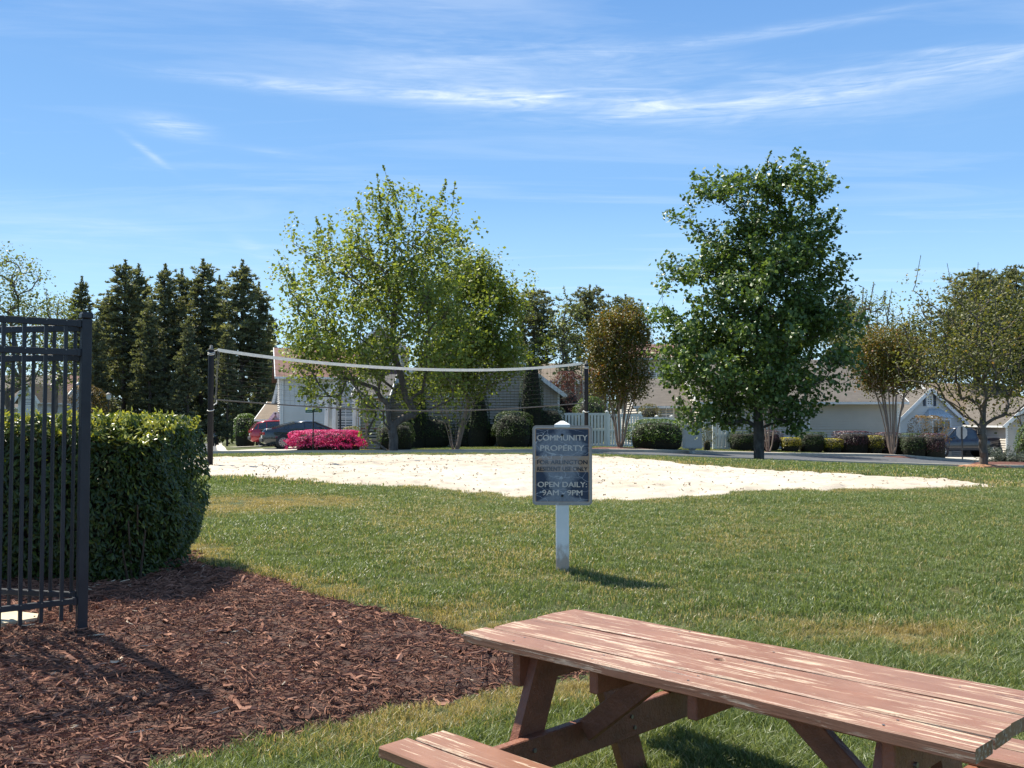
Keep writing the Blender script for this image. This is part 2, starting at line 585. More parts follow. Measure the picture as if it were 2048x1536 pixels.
def patch(name, poly, step, fn, M, margin=.25, **kw):
    P = np.array(poly)
    xs = np.arange(P[:, 0].min() - .4, P[:, 0].max() + .4, step); ys = np.arange(P[:, 1].min() - .4, P[:, 1].max() + .4, step)
    X, Y = np.meshgrid(xs, ys, indexing='ij')
    s = sdf(poly, X, Y)
    Z = G(X, Y) + fn(X, Y, s)
    n, k = X.shape
    i = np.arange(n - 1)[:, None] * k + np.arange(k - 1)[None]
    Q = np.stack([i, i + k, i + k + 1, i + 1], -1).reshape(-1, 4)
    ok = (s.ravel()[Q] > -margin).all(1)
    Q = Q[ok]
    used, inv = np.unique(Q, return_inverse=True)
    V = np.stack([X, Y, Z], -1).reshape(-1, 3)[used]
    me = np_mesh(name, V, inv.reshape(Q.shape), M, smooth=True)
    return tag(link(name, me), **kw)


def sand_h(X, Y, s):
    e = vnoise(X, Y, .5, 3) * .5 + vnoise(X, Y, .17, 4) * .25
    edge = np.clip((s + .85 * (e - .40)) / .25, -1, 1)
    d = vnoise(X, Y, .55, 5)
    foot = np.minimum(vnoise(X, Y, .30, 6), vnoise(X + 9, Y, .22, 8))
    return -.03 + .05 * edge + .016 * (d - .5) - .11 * np.clip(.30 - foot, 0, 1) * 2.4 * np.clip(s, 0, .4) / .4 + .034 * (vnoise(X, Y, .14, 9) - .5)


def mulch_h(X, Y, s):
    return -.02 + .05 * np.clip(s / .2, -1, 1) + .03 * (vnoise(X, Y, .35, 12) - .5) + .02 * (vnoise(X, Y, .09, 13) - .5)


terrain()
patch('sand_court', SAND, .075, sand_h, M_SAND, kind='structure', label='pale sand volleyball court pocked with footprints')
patch('mulch_bed', MULCH, .05, mulch_h, M_MULCH, margin=.12, kind='structure', label='dark red-brown shredded bark bed under the hedge and fence')
sheet('road', ROAD_N, ROAD_F, .035, M_ASPHALT, 90, 10, kind='structure', label='grey asphalt street behind the sand court')


def offset(P, d):
    P = np.array(P, float); T = np.gradient(P, axis=0); T /= np.hypot(T[:, 0], T[:, 1])[:, None]
    return [tuple(p + d * np.array([-t[1], t[0]])) for p, t in zip(P, T)]


sheet('kerb', offset(ROAD_F, -.02), offset(ROAD_F, .42), .15, M_CONC, 90, 3, .18, kind='structure')
sheet('kerb', offset(ROAD_N, -.30), offset(ROAD_N, .02), .10, M_CONC, 90, 3, .15, kind='structure')
sheet('pavement', offset(ROAD_F, 1.0)[3:6], offset(ROAD_F, 2.2)[3:6], .045, M_CONC, 30, 3, .1, kind='structure')
# side street running away on the left
SS_R = [(-9.0, 38.2), (-11.6, 40.5), (-14.2, 47), (-20, 66), (-30.2, 100), (-42, 140)]
SS_L = [(-22.0, 36.6), (-20.6, 41), (-21.6, 48.5), (-27, 67.5), (-37.2, 101.5), (-49, 141.5)]
sheet('side_street', SS_L, SS_R, .045, M_ASPHALT, 80, 8, kind='structure', label='asphalt side street running away between the houses')
sheet('kerb', SS_R, offset(SS_R, -.45), .13, M_CONC, 80, 3, .18, kind='structure')


def quad_sheet(name, c, lift, M, n=14, m=10, thick=.0, **kw):
    return sheet(name, [c[0], c[3]], [c[1], c[2]], lift, M, n, m, thick, **kw)


A_ = lambda px, Y: ((px - 1024) / F * Y, Y)
quad_sheet('driveway', [A_(445, 49.0), A_(520, 46.8), A_(760, 55.5), A_(700, 60)], .06, M_CONC, kind='structure', label='pale concrete driveway under the parked cars')
quad_sheet('driveway', [A_(452, 64), A_(470, 60), A_(620, 70), A_(600, 76)], .06, M_CONC, kind='structure')
quad_sheet('driveway', [A_(1866, 47.0), A_(2080, 47.2), A_(2040, 72), A_(1840, 70)], .06, M_CONC, kind='structure', label='sunlit concrete driveway in front of the open garage')
sheet('pool_deck', [SLAB[0], SLAB[1], SLAB[2]], [SLAB[6], SLAB[4], SLAB[3]], .05, pm('pool_deck_concrete', (.55, .48, .34), (.46, .40, .28), 8, .9, .15), 20, 8, .12, kind='structure', label='cream concrete corner of the pool deck behind the bars')

# mulch rings under the street trees, red clay by the right-hand trunk
M_RING = pm('bark_ring', (.075, .026, .018), (.14, .055, .038), 14, .95, .8, 40)


def ring(px, py, Y, r, M, name='mulch_ring', h=.09, sq=.8):
    p = at(px, py, Y); mb = MB(); n, m = 20, 5; vs = [(p.x, p.y, g(p.x, p.y) + h + .02)]
    for j in range(1, m + 1):
        for i in range(n):
            a = 2 * math.pi * i / n; rr = r * j / m * (1 + .12 * math.sin(3 * a + px) + R.uniform(-.04, .04))
            x, y = p.x + rr * math.cos(a), p.y + rr * math.sin(a) * sq
            vs.append((x, y, g(x, y) + h * (1 - (j / m) ** 2) + (.015 if j < m else -.03) + R.uniform(0, .02)))
    fs = [(0, 1 + i, 1 + (i + 1) % n) for i in range(n)]
    for j in range(m - 1):
        fs += [(1 + j * n + i, 1 + j * n + (i + 1) % n, 1 + (j + 1) * n + (i + 1) % n, 1 + (j + 1) * n + i)[::-1] for i in range(n)]
    mb.add(vs, fs, True)
    return mb.build(name, M, kind='structure')


ring(910, 903, 44, 1.5, M_RING); ring(1240, 897, 45, 1.7, M_RING); ring(1536, 905, 46, 1.8, M_RING); ring(1785, 912, 46.9, 1.6, M_RING)
ring(1968, 936, 38, 1.1, M_DIRT, 'bare_soil', .12); ring(2020, 936, 41, 1.9, M_RING, sq=.9, h=.15)


# ------------------------------------------------------------------ scattered ground cover (point clouds instanced by geometry nodes)
def scatter(name, src, P, rot, scl, rnd, var, **kw):
    """src: list of source meshes; P (n,3); rot (n,3); scl (n,); rnd (n,) -> attribute read by the material; var (n,) which source"""
    me = bpy.data.meshes.new(name)
    me.vertices.add(len(P)); me.vertices.foreach_set('co', np.asarray(P, np.float32).ravel())
    for nm, ty, arr, key in (('rot', 'FLOAT_VECTOR', rot, 'vector'), ('scl', 'FLOAT', scl, 'value'), ('rnd', 'FLOAT', rnd, 'value'), ('var', 'INT', var, 'value')):
        a = me.attributes.new(nm, ty, 'POINT')
        a.data.foreach_set(key, np.asarray(arr, np.int32 if ty == 'INT' else np.float32).ravel())
    for sm in src:
        for m_ in sm.materials:
            if m_.name not in me.materials: me.materials.append(m_)
    o = link(name, me)
    T = bpy.data.node_groups.new(name + '_nodes', 'GeometryNodeTree')
    T.interface.new_socket('Geometry', in_out='INPUT', socket_type='NodeSocketGeometry')
    T.interface.new_socket('Geometry', in_out='OUTPUT', socket_type='NodeSocketGeometry')
    n, l = T.nodes, T.links
    gi, go = n.new('NodeGroupInput'), n.new('NodeGroupOutput')
    jn = n.new('GeometryNodeJoinGeometry'); l.new(jn.outputs[0], go.inputs[0])

    def attr(nm, ty):
        q = n.new('GeometryNodeInputNamedAttribute'); q.data_type = ty; q.inputs['Name'].default_value = nm
        return q.outputs[0]
    for i, sm in enumerate(src):
        so = bpy.data.objects.new(name + '_piece', sm)
        oi = n.new('GeometryNodeObjectInfo'); oi.inputs['Object'].default_value = so; oi.inputs['As Instance'].default_value = True
        ip = n.new('GeometryNodeInstanceOnPoints'); l.new(gi.outputs[0], ip.inputs['Points']); l.new(oi.outputs['Geometry'], ip.inputs['Instance'])
        cp = n.new('FunctionNodeCompare'); cp.data_type = 'INT'; cp.operation = 'EQUAL'
        l.new(attr('var', 'INT'), cp.inputs[2]); cp.inputs[3].default_value = i
        l.new(cp.outputs[0], ip.inputs['Selection'])
        er = n.new('FunctionNodeEulerToRotation'); l.new(attr('rot', 'FLOAT_VECTOR'), er.inputs[0]); l.new(er.outputs[0], ip.inputs['Rotation'])
        l.new(attr('scl', 'FLOAT'), ip.inputs['Scale']); l.new(ip.outputs[0], jn.inputs[0])
    md = o.modifiers.new('scatter', 'NODES'); md.node_group = T
    return tag(o, **kw)


def grass_mat():
    M, k, b, o = base_mat('grass_blades')
    a = k.n.new('ShaderNodeAttribute'); a.attribute_name = 'rnd'; a.attribute_type = 'INSTANCER'
    a2 = k.n.new('ShaderNodeAttribute'); a2.attribute_name = 'rnd'; a2.attribute_type = 'GEOMETRY'
    green = k.ramp(a2.outputs['Fac'], [(0, (.092, .135, .040)), (.45, (.158, .210, .070)), (.8, (.24, .29, .125)), (1, (.37, .40, .23))])
    dry = k.ramp(a2.outputs['Fac'], [(0, (.24, .19, .075)), (.5, (.42, .33, .16)), (1, (.56, .46, .26))])
    f = k.m('GREATER_THAN', k.m('ADD', a.outputs['Fac'], k.m('MULTIPLY', k.m('SUBTRACT', a2.outputs['Fac'], .5), .55)), .5)
    c = k.mix(f, green, dry)
    k.l.new(c, b.inputs['Base Color']); b.inputs['Roughness'].default_value = .42; b.inputs['Specular IOR Level'].default_value = .45
    t = k.n.new('ShaderNodeBsdfTranslucent'); k.l.new(k.mix(1.0, c, (1.25, 1.2, .6), 'MULTIPLY'), t.inputs[0])
    ms = k.n.new('ShaderNodeMixShader'); ms.inputs[0].default_value = .38
    k.l.new(b.outputs[0], ms.inputs[1]); k.l.new(t.outputs[0], ms.inputs[2]); k.l.new(ms.outputs[0], o.inputs[0])
    return M


M_GRASS = grass_mat()


def tuft(seed, n, rad, h, w, bend=.5):
    q = np.random.default_rng(seed); V, Fc, rn = [], [], []
    for i in range(n):
        a = q.uniform(0, 6.283); r = rad * math.sqrt(q.uniform()); x, y = r * math.cos(a), r * math.sin(a)
        hh = h * q.uniform(.55, 1.15); d = q.uniform(0, 6.283); bx, by = math.cos(d), math.sin(d); lean = hh * bend * q.uniform(.15, 1.1)
        wa = q.uniform(0, 3.1416); wx, wy = math.cos(wa) * w / 2, math.sin(wa) * w / 2
        o = len(V); c = q.uniform()
        V += [(x - wx, y - wy, -.01), (x + wx, y + wy, -.01), (x + bx * lean * .3 + wx * .9, y + by * lean * .3 + wy * .9, hh * .55), (x + bx * lean * .3 - wx * .9, y + by * lean * .3 - wy * .9, hh * .55),
              (x + bx * lean, y + by * lean, hh * q.uniform(.82, 1))]
        Fc += [(o, o + 1, o + 2), (o, o + 2, o + 3), (o + 3, o + 2, o + 4)]; rn += [c] * 5
    return np_mesh('grass_tuft', V, Fc, M_GRASS, rn)


def dryness(X, Y, near=True):
    """0 green .. 1 straw: burnt rim of the mulch bed, thin rim of the court, worn spots seen in the photograph"""
    n1 = vnoise(X, Y, 1.1, 21) * .6 + vnoise(X, Y, .35, 22) * .4
    n2 = vnoise(X * .5, Y * .35, 1.6, 23)
    m = sdf(MULCH, X, Y); s = sdf(SAND, X, Y)
    d = .16 + .55 * np.clip(n1 - .42, 0, 1) + .25 * np.clip(n2 - .4, 0, 1)
    rim = np.exp(-((m + .10) / .26) ** 2) * (Y > 4.3)
    d = np.maximum(d, rim * (.55 + .8 * (n1 - .3)))
    d = np.maximum(d, np.exp(-((s + .1) / .55) ** 2) * (.45 + .5 * (n1 - .4)))
    for px, py, rx, ry, st in ((1800, 1272, .75, .22, 1.5), (1560, 1240, .8, .2, .6), (1880, 1312, .3, .12, 1.3), (490, 1010, 1.3, 1.0, 1.5), (960, 1215, .45, .4, .8), (1200, 1175, .7, .4, .5),
                               (1620, 1248, .35, .2, .8), (1960, 1290, .25, .2, .6)):
        hx, hy = hit(px, py)
        q = np.exp(-(((X - hx) / rx) ** 2 + ((Y - hy) / ry) ** 2)) * st
        d = np.maximum(d, q * (.55 + 1.1 * (n1 - .25)))
    d = np.where(Y < 5.2, d * np.clip(.25 + (Y - 3.8) * .5, .25, 1), d)
    # the far lawn is drier overall
    return np.clip(d + .06 * np.clip((Y - 8) / 10, 0, 1), 0, 1)


def keep_lawn(X, Y):
    ok = (sdf(SAND, X, Y) < .22 - .55 * vnoise(X, Y, .30, 41)) & (sdf(MULCH, X, Y) < .07 - .12 * vnoise(X, Y, .15, 42)) & (sdf(SLAB, X, Y) < 0)
    rp = ROAD_N + ROAD_F[::-1]
    ok &= sdf(rp, X, Y) < -.45
    return ok


def grass(name, y0, y1, dens, srcs, smin, smax, fr=.60, label=None, pad=1.4):
    Y = []; X = []
    n = int(dens * ((y1 ** 2 - y0 ** 2) * fr + 2 * pad * (y1 - y0)))
    t = rng.uniform(size=n)
    Y = np.sqrt(y0 ** 2 + t * (y1 ** 2 - y0 ** 2)); X = rng.uniform(-1, 1, n) * (fr * Y + pad)
    ok = keep_lawn(X, Y)
    X, Y = X[ok], Y[ok]; n = len(X)
    d = dryness(X, Y)
    thin = rng.uniform(size=n) > np.clip((d - .75) * 1.6, 0, .6)
    X, Y, d = X[thin], Y[thin], d[thin]; n = len(X)
    Z = G(X, Y) - .08 * np.clip(sdf(SAND, X, Y) / .5, 0, 1)
    sc = rng.uniform(smin, smax, n) * np.where(Y > 23, .6, 1) * (1 - .45 * np.clip((d - .3) * 1.6, 0, 1)) * (.75 + .5 * vnoise(X, Y, .6, 31))
    rot = np.c_[rng.normal(0, .10, n), rng.normal(0, .10, n), rng.uniform(0, 6.283, n)]
    return scatter(name, srcs, np.c_[X, Y, Z], rot, sc, np.clip(d + rng.normal(0, .07, n), 0, 1), rng.integers(0, len(srcs), n), kind='stuff', label=label)


near_t = [tuft(i, 52, .075, .060, .0032, .95) for i in range(4)]
mid_t = [tuft(20 + i, 60, .13, .044, .0050, .95) for i in range(3)]
far_t = [tuft(40 + i, 44, .30, .048, .014, .8) for i in range(3)]
grass('near_grass', 1.0, 6.2, 470, near_t, .75, 1.15, .95, 'fine green lawn grass round the picnic table')
grass('mid_grass', 6.2, 13.5, 190, mid_t, .7, 1.05, .88, 'short lawn grass between the sign and the sand court')
grass('far_grass', 13.5, 52, 34, far_t, .65, 1.15, .82, 'rough grass round the sand court and along the street')


def chip_mats():
    return leaf_mat('bark_chips', [(0, (.070, .030, .020)), (.45, (.245, .115, .074)), (.8, (.40, .21, .14)), (.96, (.50, .32, .23)), (1, (.62, .50, .36))], .85, 0.0, spec=.2, inst=True)


M_CHIP = chip_mats()


def chip(seed, L, w, th):
    q = np.random.default_rng(seed); k = 4; V = []
    for i in range(k):
        t = i / (k - 1); y = (t - .5) * L; bx = q.normal(0, w * .5); bz = th * .5 + q.uniform(-.3, .5) * w; ww = w * (.35 if i in (0, k - 1) else 1) * q.uniform(.7, 1.2)
        V += [(bx - ww / 2, y, bz - th / 2), (bx + ww / 2, y, bz - th / 2), (bx, y, bz + th / 2)]
    Fc = []
    for i in range(k - 1):
        a = i * 3
        for j in range(3):
            Fc += [(a + j, a + (j + 1) % 3, a + 3 + (j + 1) % 3), (a + j, a + 3 + (j + 1) % 3, a + 3 + j)]
    return np_mesh('bark_shred', V, Fc, M_CHIP)


def mulch_cover():
    P = np.array(MULCH); n = 185000
    y = 1.2 + rng.uniform(size=n) ** .8 * 8.2; x = rng.uniform(-1, 1, n) * (.78 * y + .6)
    s = sdf(MULCH, x, y); ok = (s > -.15 + .13 * vnoise(x, y, .12, 44)) & (sdf(SLAB, x, y) < .01)
    x, y, s = x[ok], y[ok], s[ok]; n = len(x)
    z = G(x, y) + mulch_h(x, y, s) + rng.uniform(-.002, .014, n)
    rot = np.c_[rng.normal(0, .22, n), rng.normal(0, .22, n), rng.uniform(0, 6.283, n)]
    var = rng.integers(0, 9, n)
    big = rng.uniform(size=n) < .02
    var = np.where(big, 9 + rng.integers(0, 2, n), var)
    rnd = np.clip(rng.beta(2, 3, n) * .95, 0, 1); rnd = np.where(rng.uniform(size=n) < .008, 1.0, rnd)
    src = [chip(i, .036 + .007 * i, .0042 + .0006 * (i % 4), .0035) for i in range(9)] + [chip(30 + i, .09, .022, .008) for i in range(2)]
    scatter('bark_mulch', src, np.c_[x, y, z], rot, rng.uniform(.6, 1.5, n), rnd, var, kind='stuff', label='shredded red-brown bark mulch')


mulch_cover()


def litter():
    n = 3300; P = np.array(SAND)
    x = rng.uniform(P[:, 0].min(), P[:, 0].max(), n); y = rng.uniform(P[:, 1].min(), P[:, 1].max(), n)
    s = sdf(SAND, x, y); keep = (s > .05) & (rng.uniform(size=n) < .35 + .65 * vnoise(x, y, 1.4, 61)); x, y, s = x[keep], y[keep], s[keep]; n = len(x)
    z = G(x, y) + sand_h(x, y, s) + .012
    m = leaf_mat('dry_leaf_litter', [(0, (.09, .065, .04)), (.6, (.20, .14, .08)), (1, (.34, .27, .16))], .9, 0.0, inst=True)
    src = []
    for i in range(4):
        q = chip(70 + i, .030 + .008 * i, .013 + .003 * i, .006); q.materials.clear(); q.materials.append(m); src.append(q)
    scatter('leaf_litter', src, np.c_[x, y, z], np.c_[rng.normal(0, .3, n), rng.normal(0, .3, n), rng.uniform(0, 6.283, n)], rng.uniform(.4, 1.2, n), rng.uniform(size=n), rng.integers(0, 4, n), kind='stuff', label='dry leaves and twigs scattered on the sand')


litter()
# ------------------------------------------------------------------ picnic table
def paint_mat():
    M, k, b, o = base_mat('worn_red_paint')
    tc = k.n.new('ShaderNodeTexCoord').outputs['Object']
    oi = k.n.new('ShaderNodeObjectInfo')
    off = k.n.new('ShaderNodeVectorMath'); off.operation = 'ADD'
    k.l.new(tc, off.inputs[0])
    cx = k.comb(k.m('MULTIPLY', oi.outputs['Random'], 13.0), k.m('MULTIPLY', oi.outputs['Random'], 7.0), 0.0)
    k.l.new(cx, off.inputs[1]); v = off.outputs[0]
    gr = k.noise(k.mapping(v, (2.2, 60, 60)), 1.0, 6, .65, .4)          # long grain
    big = k.noise(k.mapping(v, (1.6, 6, 6)), 1.6, 4, .6, .3)
    fin = k.noise(k.mapping(v, (16, 130, 130)), 1.0, 4, .7, .2)
    red = k.ramp(k.noise(v, 7, 5, .6), [(.3, (.205, .090, .050)), (.7, (.28, .132, .078))])
    red = k.mix(k.ramp(gr, [(.28, .55), (.42, 0)]), red, (.19, .075, .045))
    peel = k.m('MULTIPLY', k.ramp(gr, [(.525, 0), (.545, 1)]), k.ramp(big, [(.47, 0), (.53, 1)]))
    peel2 = k.m('MULTIPLY', k.ramp(gr, [(.60, 0), (.615, 1)]), k.ramp(fin, [(.5, 0), (.56, 1)]))
    pl = k.m('MAXIMUM', k.m('MULTIPLY', peel, k.ramp(fin, [(.36, 0), (.44, 1)])), peel2)
    wood = k.mix(k.ramp(fin, [(.4, 0), (.6, 1)]), (.60, .49, .36), (.38, .25, .165))
    c = k.mix(pl, red, wood)
    kv = k.n.new('ShaderNodeTexVoronoi'); kv.inputs['Scale'].default_value = 1.0; k.l.new(k.mapping(v, (2.1, 7.5, 7.5)), kv.inputs['Vector'])
    kd = k.m('MULTIPLY_ADD', k.noise(v, 40, 3, .6), .05, kv.outputs['Distance'])
    c = k.mix(k.ramp(kd, [(.05, 0), (.07, .85), (.085, .2), (.10, .7), (.13, 0)]), c, (.075, .035, .022))
    red2 = k.ramp(k.noise(k.mapping(v, (1.2, 5, 5), loc=(7, 3, 0)), 1.3, 4, .6), [(.40, 0), (.62, .25)])
    c = k.mix(red2, c, (.33, .20, .135))
    crack = k.ramp(k.noise(k.mapping(v, (1.1, 95, 95), loc=(3, 2, 1)), 1.0, 3, .5, .15), [(.70, 0), (.72, 1)])
    c = k.mix(crack, c, (.05, .025, .018))
    k.l.new(c, b.inputs['Base Color'])
    k.l.new(k.ramp(pl, [(0, .42), (1, .8)]), b.inputs['Roughness'])
    h = k.m('SUBTRACT', k.m('SUBTRACT', k.m('MULTIPLY', gr, .7), k.m('MULTIPLY', pl, .35)), k.m('MULTIPLY', crack, .8))
    bump(k, b, h, .55, .006)
    return M


M_PAINT = paint_mat()
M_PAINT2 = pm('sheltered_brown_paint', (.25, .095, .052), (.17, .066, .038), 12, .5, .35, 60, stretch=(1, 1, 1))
M_ENDG = pm('end_grain', (.36, .20, .12), (.24, .12, .075), 45, .75, .4, 120, stretch=(1, 1, 3))
M_BOLT = pm('zinc_bolt', (.35, .34, .33), (.22, .2, .18), 30, .45, metal=.9)


def picnic_table():
    zt = .75
    A, B, C_ = on_z(927, 1264, zt), on_z(1950.5, 1499.5, zt), on_z(1169.5, 1222, zt)
    u = Vector((B.x - A.x, B.y - A.y, 0)); L = u.length; u.normalize(); v = Vector((-u.y, u.x, 0))
    if v.y < 0: v = -v
    Wd = abs((C_ - A).dot(v))
    root = thing('picnic_table', 'weathered red-brown wooden picnic table with peeling paint and an umbrella hole', 'picnic table', (A.x, A.y, 0), math.atan2(u.y, u.x))
    # local frame: x along the planks, y across and away from the camera
    rr = random.Random(5)
    n = 5; gap = .010; w = (Wd - gap * (n - 1)) / n; th = .040

    def plank(name, x0, x1, y0, w, ztop, hole=None):
        mb = MB(); segs = 24; pr = [(-w / 2 + .005, 0), (w / 2 - .005, 0), (w / 2, -.006), (w / 2, -th + .003), (w / 2 - .003, -th), (-w / 2 + .003, -th), (-w / 2, -th + .003), (-w / 2, -.006)]
        tilt = rr.uniform(-.004, .004); bow = rr.uniform(-.003, .003); ph = rr.uniform(0, 6)
        vs = []; m = len(pr)
        for i in range(segs + 1):
            t = i / segs; x = x0 + (x1 - x0) * t
            for (a, b) in pr:
                k = bow * 4 * t * (1 - t) + .0012 * math.sin(ph + 17 * t + a * 30)
                vs.append((x - (x0 + x1) / 2, a, b + k + tilt * a / w))
        fs = [(i * m + j, i * m + (j + 1) % m, (i + 1) * m + (j + 1) % m, (i + 1) * m + j) for i in range(segs) for j in range(m)]
        fs += [tuple(range(m))[::-1], tuple(segs * m + j for j in range(m))]
        mb.add(vs, fs)
        o = mb.build(name, M_PAINT, root)
        o.location = ((x0 + x1) / 2, y0, ztop)
        if hole:
            import bmesh
            # umbrella hole: cut with a boolean so that it is a real opening
            cm = MB(); cm.tube((hole - (x0 + x1) / 2, 0, -.1), (hole - (x0 + x1) / 2, 0, .1), .0235, n=20)
            co = cm.build('hole_cutter', M_PAINT)
            co.parent = root; co.location = o.location
            bo = o.modifiers.new('hole', 'BOOLEAN'); bo.object = co; bo.solver = 'EXACT'
            bpy.context.view_layer.update()
            me2 = bpy.data.meshes.new_from_object(o.evaluated_get(bpy.context.evaluated_depsgraph_get()))
            o.modifiers.clear(); o.data = me2
            bpy.data.objects.remove(co)
        return o
    for i in range(n):
        y = w / 2 + i * (w + gap); e0 = [0, .035, .028, .02, .012][i]; e1 = [0, .003, -.002, .003, 0][i]
        plank('tabletop_plank', e0, L + e1, y, w, zt + [0, .007, .004, .0065, .003][i], hole=L / 2 if i == 2 else None)
    # benches: two boards each
    zs = .44; bw = .138
    for side in (-1, 1):
        for j in range(2):
            yo = (-.52 + bw / 2 + j * (bw + .010)) if side < 0 else (Wd + .52 - bw / 2 - j * (bw + .010))
            ex = .12 if side < 0 else .02
            plank('bench_plank', ex + (.0 if j == 0 else .03) * (1 if side < 0 else -1), L + ex * .3, yo, bw, zs + .001 * j)
    # end frames
    zb = zt - th
    for k, x in enumerate((.255, L - .255)):
        s = 1 if k == 0 else -1
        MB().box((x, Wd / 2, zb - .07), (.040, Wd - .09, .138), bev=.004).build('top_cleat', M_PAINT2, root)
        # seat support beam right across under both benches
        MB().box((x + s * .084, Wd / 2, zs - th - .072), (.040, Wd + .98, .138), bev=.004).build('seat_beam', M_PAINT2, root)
        for q in (-1, 1):
            yt = Wd / 2 + q * .145; yb = Wd / 2 + q * .44
            mb = MB(); hw = .075
            mb.prism([(x + s * .022, yt - hw, zb - .002), (x + s * .022, yt + hw, zb - .002), (x + s * .022, yb + hw, -.03), (x + s * .022, yb - hw, -.03)], (s * .040, 0, 0))
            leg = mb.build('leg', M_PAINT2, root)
            for zz, yy in ((zs - th - .05, .30), (zs - th - .10, .32), (zb - .05, .155), (zb - .10, .165)):
                bl = MB(); bl.tube((x - s * .006 if zz > .5 else x + s * .055, Wd / 2 + q * yy, zz), ((x - s * .030) if zz > .5 else (x + s * .112), Wd / 2 + q * yy, zz), .009, n=6)
                bl.build('bolt', M_BOLT, leg)
        # brace from the seat beam up to the middle cleat
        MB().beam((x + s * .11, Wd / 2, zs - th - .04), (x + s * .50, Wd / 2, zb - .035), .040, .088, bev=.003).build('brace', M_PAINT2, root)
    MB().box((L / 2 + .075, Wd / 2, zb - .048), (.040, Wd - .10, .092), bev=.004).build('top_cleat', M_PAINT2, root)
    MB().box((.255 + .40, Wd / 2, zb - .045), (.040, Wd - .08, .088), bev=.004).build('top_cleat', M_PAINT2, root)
    # nail and screw heads on the boards
    nl = MB()
    for x in (.255, .655, L / 2 + .075, L - .255):
        for i in range(n):
            for dy in (-.035, .035):
                c = Vector((x + rr.uniform(-.006, .006), w / 2 + i * (w + gap) + dy, zt + .0015)); nl.tube(c, c + Vector((0, 0, .0012)), .0045, n=6)
    nl.build('nail_heads', M_BOLT, root, kind='stuff')
    return root


picnic_table()

# ------------------------------------------------------------------ community property sign
SP = at(1125, 1140, 7.54)


def sign_mats():
    ref = bpy.data.objects.get('property_sign')

    def mk(name, col, wear=1.0, rough=.55, light=(.33, .36, .40)):
        M, k, b, o = base_mat(name)
        tc = k.n.new('ShaderNodeTexCoord'); tc.object = ref; v = tc.outputs['Object']
        sp = k.n.new('ShaderNodeSeparateXYZ'); k.l.new(v, sp.inputs[0]); x, _, z = sp.outputs
        n1 = k.noise(k.mapping(v, (1, 1, 1)), 11, 5, .65, .6); n2 = k.noise(v, 3.4, 3, .5)
        # scoured middle, widest around the word PROPERTY and at the bottom edge
        dx = k.m('ABSOLUTE', k.m('ADD', x, .01))
        prof = k.ramp(k.m('DIVIDE', k.m('SUBTRACT', z, .50), .62), [(0, .30), (.12, .10), (.2, .07), (.32, .11), (.5, .17), (.62, .16), (.76, .20), (.84, .12), (.9, .055), (1, .02)])
        wr = k.m('SUBTRACT', k.m('SUBTRACT', k.m('MULTIPLY_ADD', k.m('SUBTRACT', n1, .5), .20, prof), dx), -.0)
        fade = k.ramp(k.m('MULTIPLY_ADD', wr, 8.0, .5), [(.35, 0), (.8, .8)])
        vo = k.n.new('ShaderNodeTexVoronoi'); vo.feature = 'DISTANCE_TO_EDGE'; vo.inputs['Scale'].default_value = 7.5
        dv = k.n.new('ShaderNodeVectorMath'); dv.operation = 'MULTIPLY_ADD'
        k.l.new(k.noise(v, 9, 3, .5, 0, False), dv.inputs[0]); dv.inputs[1].default_value = (.10, .10, .10); k.l.new(k.mapping(v, (.55, 1, 1.3)), dv.inputs[2])
        k.l.new(dv.outputs[0], vo.inputs['Vector'])
        cr = k.ramp(vo.outputs['Distance'], [(.004, .7), (.011, 0)])
        cr = k.m('MULTIPLY', cr, k.ramp(n2, [(.40, 0), (.5, 1)]))
        c = k.mix(k.m('MULTIPLY', fade, wear), col, light)
        c = k.mix(k.ramp(k.noise(v, 60, 4, .7), [(.3, .35), (.6, 0)]), c, tuple(q * .6 for q in col))
        c = k.mix(k.m('MULTIPLY', cr, wear), c, (.62, .64, .66))
        k.l.new(c, b.inputs['Base Color']); b.inputs['Roughness'].default_value = rough
        return M
    return mk


